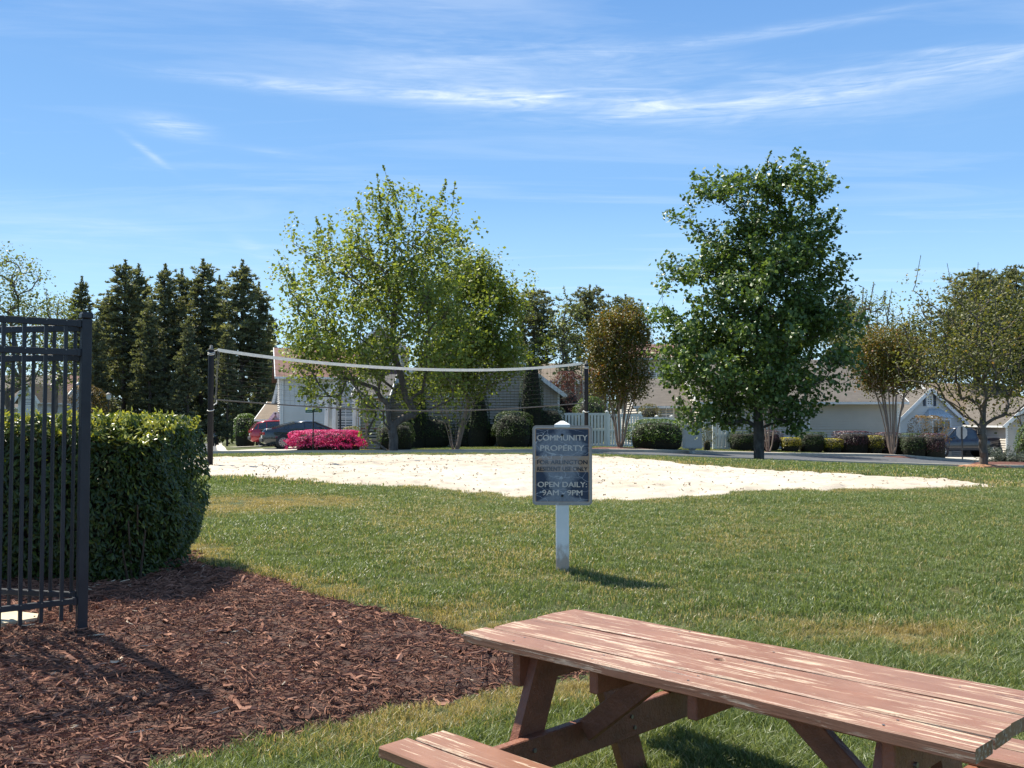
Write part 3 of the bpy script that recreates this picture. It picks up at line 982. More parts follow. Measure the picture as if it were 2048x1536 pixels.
def property_sign():
    root = thing('property_sign', 'weathered blue community property sign bolted to a white capped post', 'sign', (SP.x, SP.y, g(SP.x, SP.y)), math.radians(-3.5))
    mk = sign_mats()
    m_edge = mk('sign_edge', (.36, .31, .27), .5); m_tan = mk('sign_tan', (.42, .27, .17), .6); m_navy = mk('sign_navy', (.022, .038, .075), .8); m_txt = mk('sign_letters', (.70, .60, .50), .6, light=(.55, .56, .56))
    m_dark = mk('sign_dark_letters', (.020, .022, .03), .5)
    m_post, k_, b_, _o = base_mat('white_vinyl')
    oc = objco(k_); sp_ = k_.n.new('ShaderNodeSeparateXYZ'); k_.l.new(oc, sp_.inputs[0])
    wv = k_.ramp(k_.noise(oc, 5, 5, .6), [(.35, (.76, .77, .76)), (.65, (.68, .69, .67))])
    mud = k_.m('SUBTRACT', k_.m('MULTIPLY', k_.noise(k_.mapping(oc, (1, 1, .5)), 22, 5, .7), .42), sp_.outputs[2])
    wv = k_.mix(k_.ramp(mud, [(0.0, 0), (.13, .75)]), wv, (.30, .20, .13))
    wv = k_.mix(k_.ramp(k_.noise(k_.mapping(oc, (1, 1, .25)), 34, 3, .6), [(.70, 0), (.74, .6)]), wv, (.35, .35, .33))
    k_.l.new(wv, b_.inputs['Base Color']); b_.inputs['Roughness'].default_value = .4
    M_VINYL[0] = m_post
    w = .1016
    zt = at(1125, 851, 7.54).z - root.location.z - .010
    MB().box((.0, 0, (zt - .1) / 2 - .0), (w, w, zt + .1), bev=.006).build('post', m_post, root)
    cap = MB(); a = .061
    cap.box((0, 0, zt + .006), (2 * a, 2 * a, .024), bev=.003)
    cap.add([(-a, -a, zt + .018), (a, -a, zt + .018), (a, a, zt + .018), (-a, a, zt + .018), (-.012, -.012, zt + .046), (.012, -.012, zt + .046), (.012, .012, zt + .046), (-.012, .012, zt + .046)],
            [(0, 1, 5, 4), (1, 2, 6, 5), (2, 3, 7, 6), (3, 0, 4, 7), (4, 5, 6, 7)])
    cap.build('post_cap', m_post, root)
    z0 = at(1125, 1009, 7.54).z - root.location.z; z1 = at(1125, 850.5, 7.54).z - root.location.z
    W_ = .457; H = z1 - z0; cz = (z0 + z1) / 2; y = -w / 2 - .004

    def rrect(wd, ht, r, cx, czz, yy, t=.002, n=6):
        pts = []
        for (sx, sz, a0) in ((1, 1, 0), (-1, 1, 90), (-1, -1, 180), (1, -1, 270)):
            for i in range(n + 1):
                a_ = math.radians(a0 + 90 * i / n)
                pts.append((cx + sx * (wd / 2 - r) + r * math.cos(a_), yy, czz + sz * (ht / 2 - r) + r * math.sin(a_)))
        return MB().prism(pts, (0, t, 0))
    panel = rrect(W_, H, .030, 0, cz, y, .003).build('panel', m_edge, root)
    rrect(W_ - .028, H - .028, .020, 0, cz, y - .001, .001).build('border', mk('sign_border', (.50, .46, .42), .4), panel)
    rrect(W_ - .040, H - .040, .016, 0, cz, y - .002, .001).build('field', m_tan, panel)
    top = z1 - .030; h1 = .205
    rrect(W_ - .056, h1, .004, 0, top - h1 / 2, y - .003, .001).build('field', m_navy, panel)
    h2 = .225; bot = z0 + .028
    rrect(W_ - .056, h2, .006, 0, bot + h2 / 2, y - .003, .001).build('field', m_navy, panel)

    def text(s, z, h, wd, M):
        cu = bpy.data.curves.new('t', 'FONT'); cu.body = s; cu.size = 1; cu.align_x = 'CENTER'; cu.offset = 0.0
        o = bpy.data.objects.new('t', cu); me = bpy.data.meshes.new_from_object(o)
        co = np.zeros(len(me.vertices) * 3); me.vertices.foreach_get('co', co); co = co.reshape(-1, 3)
        mn, mx = co.min(0), co.max(0)
        q = np.zeros_like(co)
        q[:, 0] = ((co[:, 0] - (mn[0] + mx[0]) / 2) / (mx[0] - mn[0])) * wd
        q[:, 2] = (co[:, 1] - mn[1]) / (mx[1] - mn[1]) * h + z
        q[:, 1] = y - .0045
        # bold strokes: three copies a hair apart
        fc = [tuple(p.vertices) for p in me.polygons]; nv = len(q); bpy.data.meshes.remove(me)
        V3 = [tuple(v + np.array([dx, -dy, dz])) for dx, dy, dz in ((-.0014, 0, -.0006), (0, .0003, 0), (.0014, .0006, .0006)) for v in q]
        me = bpy.data.meshes.new('lettering'); me.from_pydata(V3, [], [tuple(i + nv * k for i in f) for k in range(3) for f in fc]); me.materials.append(M); me.update()
        bpy.data.objects.remove(o); bpy.data.curves.remove(cu)
        tag(link('lettering', me, panel), kind='stuff')
    zz = lambda py: at(1125, py, 7.49).z - root.location.z
    text('COMMUNITY', zz(881), .042, .385, m_txt)
    text('PROPERTY', zz(901.5), .042, .335, m_txt)
    text('FOR ARLINGTON', zz(928.5), .033, .385, m_dark)
    text('RESIDENT USE ONLY', zz(942), .033, .385, m_dark)
    text('OPEN DAILY:', zz(974), .040, .375, m_txt)
    text('9AM - 9PM', zz(990.5), .040, .305, m_txt)
    for py in (869.5, 991):
        b = MB(); z = zz(py); b.lathe((0.0, y - .006, z), [(.0095, 0), (.0095, -.004), (.004, -.006)], 10, 'y')
        b.build('bolt', pm('black_bolt', (.008, .008, .009), None, 5, .5), panel)


M_VINYL = [None]
property_sign()

# ------------------------------------------------------------------ black metal pool fence
M_FENCE = pm('black_fence_paint', (.020, .022, .029), (.032, .035, .043), 5, .45, .08, 90, spec=.35)
FP = at(163, 1254, 5.7)
FENCE_TOP = at(165, 628, 5.7).z


def pool_fence():
    gz = g(FP.x, FP.y)
    root = thing('pool_fence', 'black metal bar fence meeting at a square corner post before the hedge', 'fence', (FP.x, FP.y, gz))
    H = FENCE_TOP - gz; pw = .055
    post = MB(); post.box((0, 0, H / 2 - .06), (pw, pw, H + .06), rz=math.radians(38), bev=.003).build('post', M_FENCE, root)
    cp = MB(); cp.box((0, 0, H - .012), (pw + .012, pw + .012, .030), rz=math.radians(38), bev=.004); cp.box((0, 0, H + .006), (pw, pw, .008), rz=math.radians(38)); cp.build('post_cap', M_FENCE, root)
    zr = [at(160, py, 5.66).z - gz for py in (646.5, 704.5, 1203)]
    zr2 = [at(157, py, 5.70).z - gz for py in (656, 715, 1190)]
    for d, L, sp, off, name, zz, bw in (((-.77, -.64), 1.75, .108, .112, 'front', zr, .020), ((-.975, .22), 3.2, .140, .072, 'back', zr2, .017)):
        D = Vector((*d, 0)).normalized(); Nn = Vector((-D.y, D.x, 0))
        for i, z in enumerate(zz):
            r = MB(); r.beam(D * .02 + Vector((0, 0, z)), D * L + Vector((0, 0, z)), .030, .038 if i < 2 else .032, bev=.002)
            rail = r.build('rail', M_FENCE, root)
            sc = MB()
            for q in range(int(L / sp)):
                c = D * (off + q * sp) + Vector((0, 0, z + .012)); sd = -Nn if name == 'front' else Nn
                if sd.y > 0: sd = -sd
                sc.tube(c + sd * .013, c + sd * .0175, .004, n=6)
            sc.build('screws', M_BOLT, rail, kind='stuff')
            # mounting bracket at the post
            MB().box(D * .042 + Vector((0, 0, z)), (.02, .036, .045), rz=math.atan2(D.y, D.x), bev=.002).build('bracket', M_FENCE, root)
        me = None; x = off; n = 0
        while x < L:
            c = D * x; yb = g(root.location.x + c.x, root.location.y + c.y) - gz
            b = MB(); zt = zz[0] - .005; zb = zz[2] - .10
            b.box((0, 0, (zt + zb) / 2), (bw, bw, zt - zb), bev=.002)
            if me is None:
                o = b.build('bar', M_FENCE, root); me = o.data
            else:
                o = link('bar', me, root)
            o.location = (c.x, c.y, R.uniform(-.004, .004)); o.rotation_euler = (R.uniform(-.002, .002), R.uniform(-.002, .002), math.atan2(D.y, D.x))
            x += sp; n += 1
    return root


pool_fence()

# ------------------------------------------------------------------ leaves
def leaves(P, Nrm, size, rnd, name, M, wid=.55, fold=.25, four=False, aim=None):
    """one folded leaf per point"""
    n = len(P); q = rng.normal(size=(n, 3))
    Nrm = Nrm / (np.linalg.norm(Nrm, axis=1, keepdims=True) + 1e-9)
    t = np.cross(Nrm, q); t /= np.linalg.norm(t, axis=1, keepdims=True) + 1e-9
    if aim is not None:
        t = aim + .45 * q; t -= (t * Nrm).sum(1, keepdims=True) * Nrm; t /= np.linalg.norm(t, axis=1, keepdims=True) + 1e-9
    s = np.cross(Nrm, t); L = size[:, None]
    if four:
        V = np.stack([P - t * L * .5, P - t * L * .05 + s * L * wid * .5 - Nrm * L * fold * .3, P + t * L * .5, P - t * L * .05 - s * L * wid * .5 - Nrm * L * fold * .3, P + Nrm * L * .02], 1)
        b = np.arange(n)[:, None] * 5
        Q = np.concatenate([b + [0, 1, 4], b + [1, 2, 4], b + [2, 3, 4], b + [3, 0, 4]], 0); r = np.repeat(rnd, 5)
    else:
        V = np.stack([P - t * L * .5, P + s * L * wid * .5 - Nrm * L * fold * .25, P + t * L * .5, P - s * L * wid * .5 - Nrm * L * fold * .25], 1)
        b = np.arange(n)[:, None] * 4
        Q = np.concatenate([b + [0, 1, 2], b + [0, 2, 3]], 0); r = np.repeat(rnd, 4)
    return np_mesh(name, V.reshape(-1, 3), Q, M, r)


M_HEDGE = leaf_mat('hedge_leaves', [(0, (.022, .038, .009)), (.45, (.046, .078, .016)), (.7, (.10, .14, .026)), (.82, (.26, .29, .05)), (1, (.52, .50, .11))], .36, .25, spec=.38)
M_CORE = pm('shade_core_dark', (.010, .011, .006), (.020, .018, .010), 12, .95)  # near-black tone stands in for the shade inside foliage
M_TWIG = pm('hedge_twigs', (.09, .065, .045), (.05, .038, .028), 25, .9)


def hedge():
    x1 = -2.50; x0 = -8.0; yf = 6.75; yb = 8.0
    ztop = at(300, 822, 7.2).z - .03
    root = thing('clipped_hedge', 'large clipped evergreen hedge with sunlit yellow-green tips behind the black fence', 'hedge', ((x0 + x1) / 2, (yf + yb) / 2, g((x0 + x1) / 2, 7.5)))
    L0 = root.location.copy()
    # core: a slightly smaller, lumpy dark solid, added to block light
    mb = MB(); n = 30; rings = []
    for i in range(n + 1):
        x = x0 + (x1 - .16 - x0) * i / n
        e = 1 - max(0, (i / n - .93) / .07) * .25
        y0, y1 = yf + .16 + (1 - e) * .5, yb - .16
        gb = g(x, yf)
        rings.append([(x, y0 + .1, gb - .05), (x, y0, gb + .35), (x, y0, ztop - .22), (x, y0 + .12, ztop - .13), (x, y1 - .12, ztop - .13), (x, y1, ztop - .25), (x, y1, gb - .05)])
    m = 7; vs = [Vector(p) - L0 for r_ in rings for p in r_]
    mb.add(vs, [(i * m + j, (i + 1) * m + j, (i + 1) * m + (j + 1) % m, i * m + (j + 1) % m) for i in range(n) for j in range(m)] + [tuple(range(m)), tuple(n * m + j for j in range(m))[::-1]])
    mb.build('shade_core', M_CORE, root)
    # stems at the foot
    tw = MB()
    for i in range(70):
        x = R.uniform(x0, x1 - .15); y = yf + R.uniform(.18, .6); gb = g(x, y)
        a = Vector((x, y, gb - .03)); b_ = a + Vector((R.uniform(-.12, .12), R.uniform(-.3, .05), R.uniform(.3, .6)))
        tw.tube(a - L0, b_ - L0, .011, .005, 5)
    tw.build('stems', M_TWIG, root, kind='stuff')
    # foliage
    Ps, Ns, rn, sz = [], [], [], []

    def lump(X, Z): return .11 * (vnoise(X, Z, .42, 51) - .5) + .07 * (vnoise(X, Z, .16, 52) - .5)
    # front face
    n = 21000
    x = x0 + (x1 - x0) * rng.uniform(size=n) ** .85; gb = G(x, np.full(n, yf)); t = rng.uniform(size=n)
    h = ztop - gb
    z = gb + .02 + (h - .02) * t
    belly = .06 * np.sin(np.clip(t, 0, 1) * math.pi) - .09 * np.clip((t - .90) / .10, 0, 1) ** 2 + .0 - .14 * np.clip((.16 - t) / .16, 0, 1) * vnoise(x, z, .2, 55)
    endr = np.clip((x - (x1 - .45)) / .45, 0, 1)
    y = yf + .07 - belly - lump(x, z) + .75 * endr ** 3 + rng.exponential(.045, n)
    nrm = np.c_[rng.normal(0, .55, n) + .5 * endr, -np.ones(n) + .2 * rng.normal(size=n), rng.normal(.35, .5, n)]
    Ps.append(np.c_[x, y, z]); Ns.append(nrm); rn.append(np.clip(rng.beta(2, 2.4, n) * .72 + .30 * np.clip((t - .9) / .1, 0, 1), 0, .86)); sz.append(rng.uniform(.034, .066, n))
    # right end face
    n = 7000
    y = rng.uniform(yf + .1, yb, n); t = rng.uniform(size=n); gb = G(np.full(n, x1), y); z = gb + .02 + (ztop - gb - .03) * t
    prof = -.05 + .07 * np.sin(t * math.pi) - .08 * np.clip((t - .85) / .15, 0, 1) ** 2 - .12 * np.clip((.2 - t) / .2, 0, 1)
    x = x1 + prof + lump(y + 7, z) - .35 * np.clip((yf + .45 - y) / .45, 0, 1) ** 2 - rng.exponential(.04, n)
    Ps.append(np.c_[x, y, z]); Ns.append(np.c_[np.ones(n), rng.normal(-.2, .5, n), rng.normal(.35, .5, n)]); rn.append(np.clip(rng.beta(2, 2.4, n) * .82 + .3 * np.clip((t - .9) / .1, 0, 1), 0, .88)); sz.append(rng.uniform(.034, .066, n))
    # top: sunlight put into the leaf colour as bright yellow, upright shoots too
    n = 17000
    x = x0 + (x1 - .05 - x0) * rng.uniform(size=n) ** .85; y = rng.uniform(yf + .03, yb, n)
    z = ztop - .05 + lump(x, y) * .7 - .10 * np.clip((yf + .15 - y) / .15, 0, 1) - rng.exponential(.03, n) - .06 * np.clip((x - x1 + .3) / .3, 0, 1)
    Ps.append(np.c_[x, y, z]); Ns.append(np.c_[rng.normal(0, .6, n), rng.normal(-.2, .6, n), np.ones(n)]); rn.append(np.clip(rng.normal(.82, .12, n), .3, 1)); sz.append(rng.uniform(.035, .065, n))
    aims = [None]
    P = np.concatenate(Ps); Nn = np.concatenate(Ns); r_ = np.concatenate(rn); s_ = np.concatenate(sz)
    aim = np.c_[rng.normal(0, .4, len(P)), rng.normal(-.3, .4, len(P)), np.full(len(P), .8)]
    # shoots
    ns = 900; sx = x0 + (x1 - x0) * rng.uniform(size=ns) ** .8; sy = rng.uniform(yf, yb, ns)
    sp, sa, sr = [], [], []
    for i in range(ns):
        d = np.array([rng.normal(0, .25), rng.normal(0, .25), 1.0]); hgt = rng.uniform(.02, .085); nn = 9
        for j in range(nn):
            t = j / nn; sp.append(np.array([sx[i], sy[i], ztop - .06 + lump(np.array([sx[i]]), np.array([sy[i]]))[0] * .7]) + d * hgt * t + rng.normal(0, .012, 3))
            sa.append(d + rng.normal(0, .5, 3)); sr.append(rng.uniform(.80, 1.0))
    sp = np.array(sp); sa = np.array(sa)
    P = np.r_[P, sp]; Nn = np.r_[Nn, rng.normal(0, 1, (len(sp), 3)) + [0, -.3, .4]]; aim = np.r_[aim, sa]; r_ = np.r_[r_, sr]; s_ = np.r_[s_, rng.uniform(.03, .05, len(sp))]
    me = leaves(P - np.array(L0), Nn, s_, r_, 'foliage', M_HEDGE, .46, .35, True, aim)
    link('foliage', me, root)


hedge()

# ------------------------------------------------------------------ volleyball net
M_POLE = pm('black_padded_pole', (.007, .008, .012), (.013, .014, .019), 6, .65, .1, spec=.3)
M_TAPE = pm('white_tape', (.78, .76, .70), (.68, .66, .60), 9, .8, .1)
M_CORD = pm('black_cord', (.004, .004, .005), None, 9, .8)
M_ROPE = pm('grey_rope', (.22, .21, .19), (.12, .12, .11), 30, .85)


def volleyball():
    a = at(420, 932, 19.0); b = at(1173, 912, 24.3)
    za = at(420, 700, 19.0).z; zb = at(1173, 729, 24.3).z
    net = thing('volleyball_net', 'sagging volleyball net with white top tape strung between black poles', 'net', ((a.x + b.x) / 2, (a.y + b.y) / 2, .7))
    L0 = Vector(net.location); d = Vector((b.x - a.x, b.y - a.y, 0)).normalized(); D = (Vector((b.x, b.y, 0)) - Vector((a.x, a.y, 0))).length
    for (p, zt, px, r, lab) in ((a, za, 420, .0555, 'black padded net pole beside the hedge end'), (b, zb, 1173, .0515, 'black net pole rising behind the property sign')):
        gz = g(p.x, p.y)
        root = thing('net_pole', lab, 'pole', (p.x, p.y, gz - .05), group='poles of the volleyball net')
        mb = MB(); mb.lathe((0, 0, 0), [(r, -.2), (r, zt - gz + .02), (r * .9, zt - gz + .05)], 20); mb.build('shaft', M_POLE, root)
        mb = MB(); mb.lathe((0, 0, zt - gz + .05), [(r * 1.02, 0), (r * 1.02, .02), (r * .55, .035), (r * .5, .09), (r * .2, .095)], 16); mb.build('top_fitting', M_ROPE, root)
        s = 1 if p is a else -1
        mb = MB()      # hanging rope ends, winch strap
        for k in range(3):
            x0 = r + .02 + .028 * k
            pts = [Vector((s * x0 * d.x + R.uniform(-.01, .01), s * x0 * d.y, zt - gz + .03 - t * (.95 + .05 * k) + 0)) + Vector((s * .03 * math.sin(t * 3 + k) * d.x, 0, 0)) for t in np.linspace(0, 1, 8)]
            mb.path(pts, .0055, 4)
        mb.build('rope', M_ROPE, root)
        mb = MB()
        for zz in (zt - gz - .0, zt - gz - .03, zt - gz - 1.12):
            pts = [Vector((math.cos(t) * (r + .006), math.sin(t) * (r + .006), zz + .02 * math.sin(t))) for t in np.linspace(0, 6.283, 13)]
            mb.path(pts, .008, 4)
        mb.build('lashing', M_TAPE, root, kind='stuff')
    # rows of the top and bottom tape read off the photograph along the span
    top = [(436, 700), (500, 709), (600, 721), (700, 731), (800, 737), (900, 739.5), (1000, 739), (1090, 735), (1162, 727)]
    bot = [(433, 800), (500, 804), (600, 812), (700, 818), (800, 821), (900, 821), (1000, 818), (1090, 813), (1166, 806)]

    def along(lst):
        out = []
        for px, py in lst:
            r_ = ray(px, py)     # intersect with the vertical plane of the net
            nrm = Vector((-d.y, d.x, 0)); t = (Vector((a.x, a.y, 0)) - Vector((0, 0, CAMZ))).dot(nrm) / r_.dot(nrm)
            p = Vector((0, 0, CAMZ)) + r_ * t
            out.append(((p - Vector((a.x, a.y, 0))).dot(d), p.z))
        return out
    T, Bt = along(top), along(bot)
    ft = np.polyfit([q[0] for q in T], [q[1] for q in T], 4); fb = np.polyfit([q[0] for q in Bt], [q[1] for q in Bt], 4)
    s0, s1 = T[0][0], T[-1][0]
    P3 = lambda s, z, o=0.0: Vector((a.x + d.x * s - d.y * o, a.y + d.y * s + d.x * o, z)) - L0
    tape = MB(); n = 60; vs = []
    for i in range(n + 1):
        s = s0 + (s1 - s0) * i / n; z = np.polyval(ft, s); wv = .004 * math.sin(i * 1.7)
        for (o, dz) in ((-.008 + wv, .03), (.008 + wv, .03), (.008 + wv, -.032), (-.008 + wv, -.032)): vs.append(P3(s, z + dz, o))
    tape.add(vs, [(i * 4 + j, i * 4 + (j + 1) % 4, i * 4 + 4 + (j + 1) % 4, i * 4 + 4 + j) for i in range(n) for j in range(4)] + [(3, 2, 1, 0), (n * 4, n * 4 + 1, n * 4 + 2, n * 4 + 3)])
    tape.build('top_tape', M_TAPE, net)
    bc = MB(); bc.path([P3(s, np.polyval(fb, s)) for s in np.linspace(s0 - .02, s1 + .05, 50)], .015, 6); bc.build('bottom_tape', pm('grey_tape', (.10, .095, .09), (.07, .065, .06), 9, .8), net)
    ms = MB(); cols = int((s1 - s0) / .105)
    for i in range(cols + 1):
        s = s0 + (s1 - s0) * i / cols; zt, zb_ = np.polyval(ft, s) - .03, np.polyval(fb, s)
        pts = [P3(s + .004 * math.sin(i * 2.3 + k) + .012 * math.sin(k * .8 + i * .15), zb_ + (zt - zb_) * k / 4, .01 * math.sin(i * .31 + k)) for k in range(5)]
        ms.path(pts, .0019, 3)
    for j in range(1, 9):
        pts = []
        for i in range(cols + 1):
            s = s0 + (s1 - s0) * i / cols; zt, zb_ = np.polyval(ft, s) - .03, np.polyval(fb, s)
            pts.append(P3(s, zb_ + (zt - zb_) * j / 9 - (.006 if i % 2 else 0), .01 * math.sin(i * .31 + j * .5)))
        ms.path(pts, .0019, 3)
    ms.build('mesh_cords', M_CORD, net, kind='stuff')
    tl = MB()     # lashings from tape to poles
    tl.path([P3(s0, np.polyval(ft, s0)), P3(.05, za - .02)], .008, 5); tl.path([P3(s1, np.polyval(ft, s1)), P3(D - .05, zb - .01)], .010, 5)
    tl.path([P3(s0 - .02, np.polyval(fb, s0)), P3(.12, za - 1.03), P3(0.0, za - 1.12)], .010, 5); tl.path([P3(s1, np.polyval(fb, s1)), P3(D - .02, zb - .88), P3(D + .05, zb - 1.0)], .008, 5)
    tl.build('tie_rope', M_TAPE, net, kind='stuff')


volleyball()
# ------------------------------------------------------------------ trees
M_BARK = pm('grey_bark', (.16, .135, .115), (.085, .07, .06), 9, .95, .6, 30, stretch=(1, 1, .3))
M_BARK_D = pm('dark_bark', (.060, .052, .045), (.12, .115, .10), 7, .95, .6, 24, stretch=(1, 1, .5), lo=.45, hi=.75)
M_BARK_S = pm('smooth_tan_bark', (.30, .235, .185), (.20, .15, .12), 6, .8, .25, 20, stretch=(1, 1, .25))
M_BARK_P = pm('pine_bark', (.050, .038, .030), (.085, .065, .05), 10, .95, .6, 20, stretch=(1, 1, .4))


class Skel:
    def __init__(s): s.p, s.par, s.tip = [], [], []

    def add(s, p, par): s.p.append(np.array(p, float)); s.par.append(par); return len(s.p) - 1


def grow(sk, tips, mid=3, up=.45, droop=0.0, rg=None, wob=.05):
    """join every tip to the nearest suitable place on the skeleton; returns last direction per tip"""
    rg = rg or rng
    P = np.zeros((len(sk.p) + len(tips) * (mid + 1), 3)); n = len(sk.p); P[:n] = sk.p
    order = np.argsort([np.linalg.norm(t[:2] - sk.p[0][:2]) * .8 + .2 * (t[2] - sk.p[0][2]) for t in tips])
    dirs = {}
    base_z = sk.p[0][2]
    for ti in order:
        t = tips[ti]; dv = t - P[:n]; d = np.linalg.norm(dv, axis=1) + 1e-6
        horiz = np.linalg.norm(dv[:, :2], axis=1)
        pen = np.maximum(0, horiz * up - dv[:, 2]) * 1.6
        c = d + pen
        j = int(np.argmin(c)); a = P[j]; L = d[j]
        prev = j
        # leave the parent along its own direction, then bend to the tip
        pd = (P[j] - P[sk.par[j]]) if sk.par[j] >= 0 else np.array([0, 0, 1.0]); pd = pd / (np.linalg.norm(pd) + 1e-9)
        c1 = a + (pd * .5 + (t - a) / L * .5) * L * .45 + rg.normal(0, wob, 3) * L
        for k in range(1, mid + 2):
            u = k / (mid + 1)
            q = (1 - u) ** 2 * a + 2 * u * (1 - u) * c1 + u * u * t
            if k <= mid: q = q + rg.normal(0, wob * .35, 3) * L
            q[2] -= droop * L * u * (1 - u)
            i = sk.add(q, prev); P[n] = q; n += 1; prev = i
        sk.tip.append(prev); dv = sk.p[prev] - sk.p[sk.par[prev]]; dirs[int(ti)] = dv / (np.linalg.norm(dv) + 1e-9)
    return np.array([dirs[i] for i in range(len(tips))])


def skel_mesh(sk, r_tip, r_base, M, name, off, ex=.5, fixed=None):
    n = len(sk.p); w = np.zeros(n)
    for t in sk.tip: w[t] += 1
    for i in range(n - 1, -1, -1):
        if sk.par[i] >= 0: w[sk.par[i]] += w[i]
    w = np.maximum(w, 1); r = r_tip + (r_base - r_tip) * ((w - 1) / max(1, w.max() - 1)) ** ex
    V, Q = [], []
    P = np.array(sk.p) - np.array(off)
    for i in range(n):
        j = sk.par[i]
        if j < 0: continue
        a, b = P[j], P[i]; d = b - a; L = np.linalg.norm(d)
        if L < 1e-6: continue
        d /= L; u = np.cross(d, [0, 0, 1.0] if abs(d[2]) < .95 else [1.0, 0, 0]); u /= np.linalg.norm(u); v = np.cross(d, u)
        rb = r[i]; ra = min(r[j], r[i] * 1.35) if w[j] > w[i] * 1.15 else r[j]
        k = 12 if rb > .07 else 6 if rb > .02 else 3
        # octagon packed as quads: every ring uses k points
        an = np.arange(k) * 2 * math.pi / k; c, s_ = np.cos(an)[:, None], np.sin(an)[:, None]
        o = sum(len(x) for x in V[:0]) if False else skel_mesh.n
        V.append(a - d * ra * .25 + (u * c + v * s_) * ra); V.append(b + d * rb * .2 + (u * c + v * s_) * rb)
        for q in range(k): Q.append((o + q, o + (q + 1) % k, o + k + (q + 1) % k, o + k + q))
        skel_mesh.n += 2 * k
    skel_mesh.n = 0
    return np_mesh(name, np.concatenate(V), Q, M, smooth=True)


skel_mesh.n = 0


def silhouette(prof, Y, rg, n, shell=.45, flat=.85, jag=0.0, inset=0.0, boughs=0, bw=.8, bh=.4):
    if boughs:
        C = silhouette(prof, Y, rg, boughs, shell, flat, jag, inset + bw * .45)
        k = rg.integers(0, boughs, n); return C[k] + rg.normal(0, 1, (n, 3)) * np.array([bw, bw, bh]) * .75
    """points in the round body whose outline is given by (row, left, right) rows at depth Y"""
    pr = sorted([(at(1024, py, Y).z, at(l, py, Y).x, at(r, py, Y).x) for py, l, r in prof])
    z = np.array([p[0] for p in pr]); l = np.array([p[1] for p in pr]); r = np.array([p[2] for p in pr])
    zs = np.linspace(z[0], z[-1] - inset * 1.2, 400); L = np.interp(zs, z, l); Rr = np.interp(zs, z, r); rad = np.maximum((Rr - L) / 2 - inset, .15)
    cdf = np.cumsum(rad ** 1.55 + 1e-6); cdf /= cdf[-1]
    q = np.interp(rg.uniform(size=n), cdf, zs)
    cx = np.interp(q, zs, (L + Rr) / 2); rd = np.interp(q, zs, rad)
    a = rg.uniform(0, 2 * math.pi, n); u = rg.uniform(size=n) ** shell
    if jag: u = u * (1 - .35 * jag + jag * vnoise(a * 3 + 50, q, .9, 77)) + jag * .16 * (rg.uniform(size=n) < .10)
    return np.c_[cx + rd * u * np.cos(a), Y + rd * u * np.sin(a) * flat, q]


